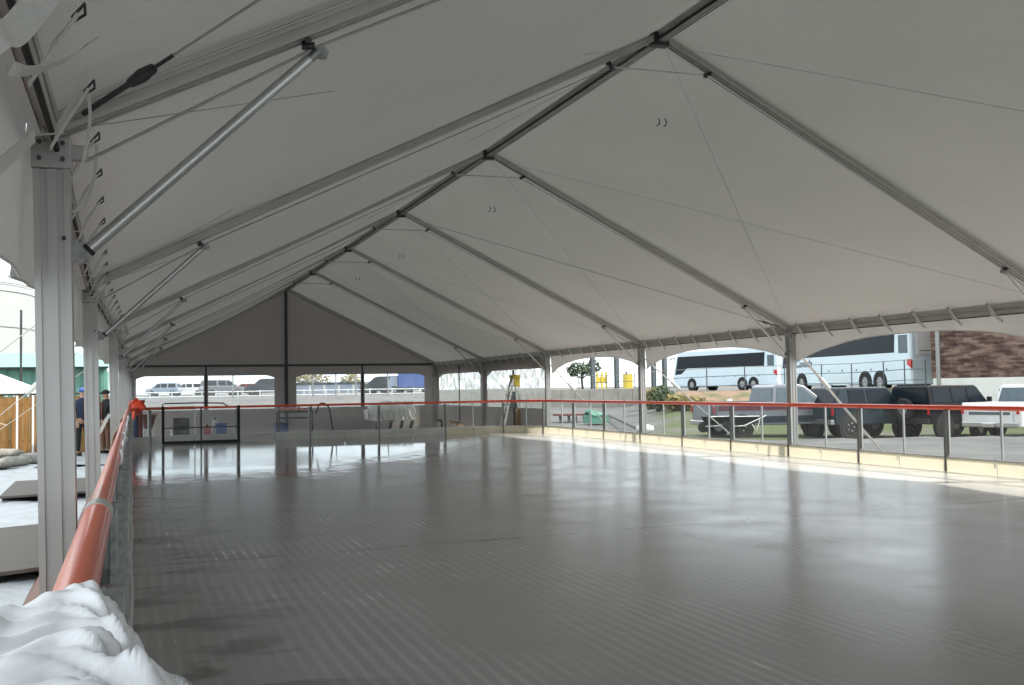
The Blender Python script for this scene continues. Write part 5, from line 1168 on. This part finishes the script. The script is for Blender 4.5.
def far_car(kind, px, D, rz, paint, label, cat='car'):
    q = at(px, 395, D); z0 = terrain_h(q.x, q.y)[0]
    if kind == 'van': return vehicle('minivan', 'van', label, (q.x, q.y, z0), rz, 1.95, VB, VC, VW, ((1.5, 1.12), (.8, 1.74)), ((-2.26, 1.2), (-2.18, 1.7)), (-1.5, 1.5), .36, paint)
    return vehicle('parked_car', cat, label, (q.x, q.y, z0), rz, 1.8, CB, CC, CW, ((1.2, .95), (.5, 1.38)), ((-1.88, 1.0), (-1.05, 1.4)), (-1.4, 1.4), .33, paint)
far_car('van', 164, 150, pi-YAW, 'vanp', 'pale blue minivan on the street behind left gable window')
far_car('van', 188, 158, pi-YAW+.2, 'whitec', 'white van parked just right of the pale blue minivan')
far_car('van', 222, 118, -YAW+.6, 'silver', 'grey van at left of second gable window')
far_car('car', 246, 130, pi-YAW, 'redl', 'red car between two dark vans behind second gable window')
far_car('van', 268, 112, pi-YAW, 'bluep', 'dark van cut off by right edge of second gable window')
far_car('van', 384, 108, pi-YAW-.2, 'bluep', 'dark van behind the right-hand gable windows')
far_car('van', 398, 120, -YAW, 'silver', 'silver van overlapping the dark van behind it')
# blue box truck
q = at(413, 395, 106); z0 = terrain_h(q.x, q.y)[0]; t = thing('box_truck', 'blue box truck at right edge of the last gable window', 'truck', (q.x, q.y, z0), None, -YAW+.1)
MB().box((.3, 0, 1.5), (3.6, 2.1, 1.7)).build('cargo_box', 'blue', t, origin=(0, 0, 0), bevel=.05)
o_ = MB().prism([(-2.6, .5), (-1.55, .5), (-1.55, 1.9), (-2.2, 1.9), (-2.5, 1.2)], -.95, .95); o_.build('cab', 'vanp', t, origin=(0, 0, 0), bevel=.05); MB().box((-2.36, 0, 1.5), (.05, 1.6, .55), Matrix.Rotation(.35, 3, 'Y')).build('windscreen', 'glassd', t, origin=(0, 0, 0))
MB().box((-.1, 0, .55), (4.2, 1.0, .2)).build('chassis', 'black', t, origin=(0, 0, 0))
for wx in (-1.9, 1.3):
    for s in (-1, 1): wheel(wx, s*.9, .42, .42, .25, t, s)
# guard rail along the street
p = [at(px, 395, 92) for px in (128, 150, 172, 194, 216, 238, 260, 282, 304, 326, 348, 370, 392, 414, 436)]
t = thing('guard_rail', 'long pale roadside guard rail behind the gable windows', 'guard rail', (p[0].x, p[0].y, .8))
for v in p: MB().box((v.x, v.y, 1.1), (.12, .12, .75)).build('post', 'whitep', t)
for z_ in (1.38, .98): MB().tube([(v.x, v.y-.08, z_) for v in p], .05, 6).build('rail', 'whitep', t)
for i, px in enumerate((233, 313, 336, 356, 388)):
    q = at(px, 395, 88); o = MB().tube([(q.x, q.y, .6), (q.x, q.y, 2.7 if i % 2 else 4.5)], .06, 6).build('street_post', 'galv', origin=(q.x, q.y, .6)); tag(o, '%s thin street post from left behind the gable windows' % NUMW[i], 'post', 'thin street posts')
# low blue-grey warehouse far away
q = at(330, 390, 175); t = thing('warehouse', 'long low blue grey warehouse far behind the third gable window', 'building', (q.x, q.y, .9), None, -YAW)
MB().box((0, 0, .7), (13, 8, 1.4)).build('wall', 'vanp', t, origin=(0, 0, 0)); MB().prism([(-6.7, 1.4), (6.7, 1.4), (6.3, 1.8), (-6.3, 1.8)], -4.2, 4.2).build('roof', 'bluep', t, origin=(0, 0, 0))
for i in range(5): MB().box((-5+i*2.4, -4.02, .7), (.3, .08, 1.4)).build('pilaster', 'whitep', t, origin=(0, 0, 0))
for i, (px, w_, h_) in enumerate(((303, 1.6, 2.2), (318, 2.3, 2.8), (350, 2.0, 2.4))):
    q = at(px, 395, 185); t = thing('distant_tree', ['leftmost pale distant tree above the warehouse', 'middle pale distant tree above the warehouse', 'rightmost pale distant tree above the warehouse'][i], 'tree', (q.x, q.y, .9), 'distant trees')
    foliage((q.x, q.y, 3.2), w_, 1.5, h_*.5, 200, .35, 30+i).build('crown', 'leaf2', t); MB().tube([(q.x, q.y, .8), (q.x, q.y, 3.2)], [.2, .1], 6).build('trunk', 'bark', t)
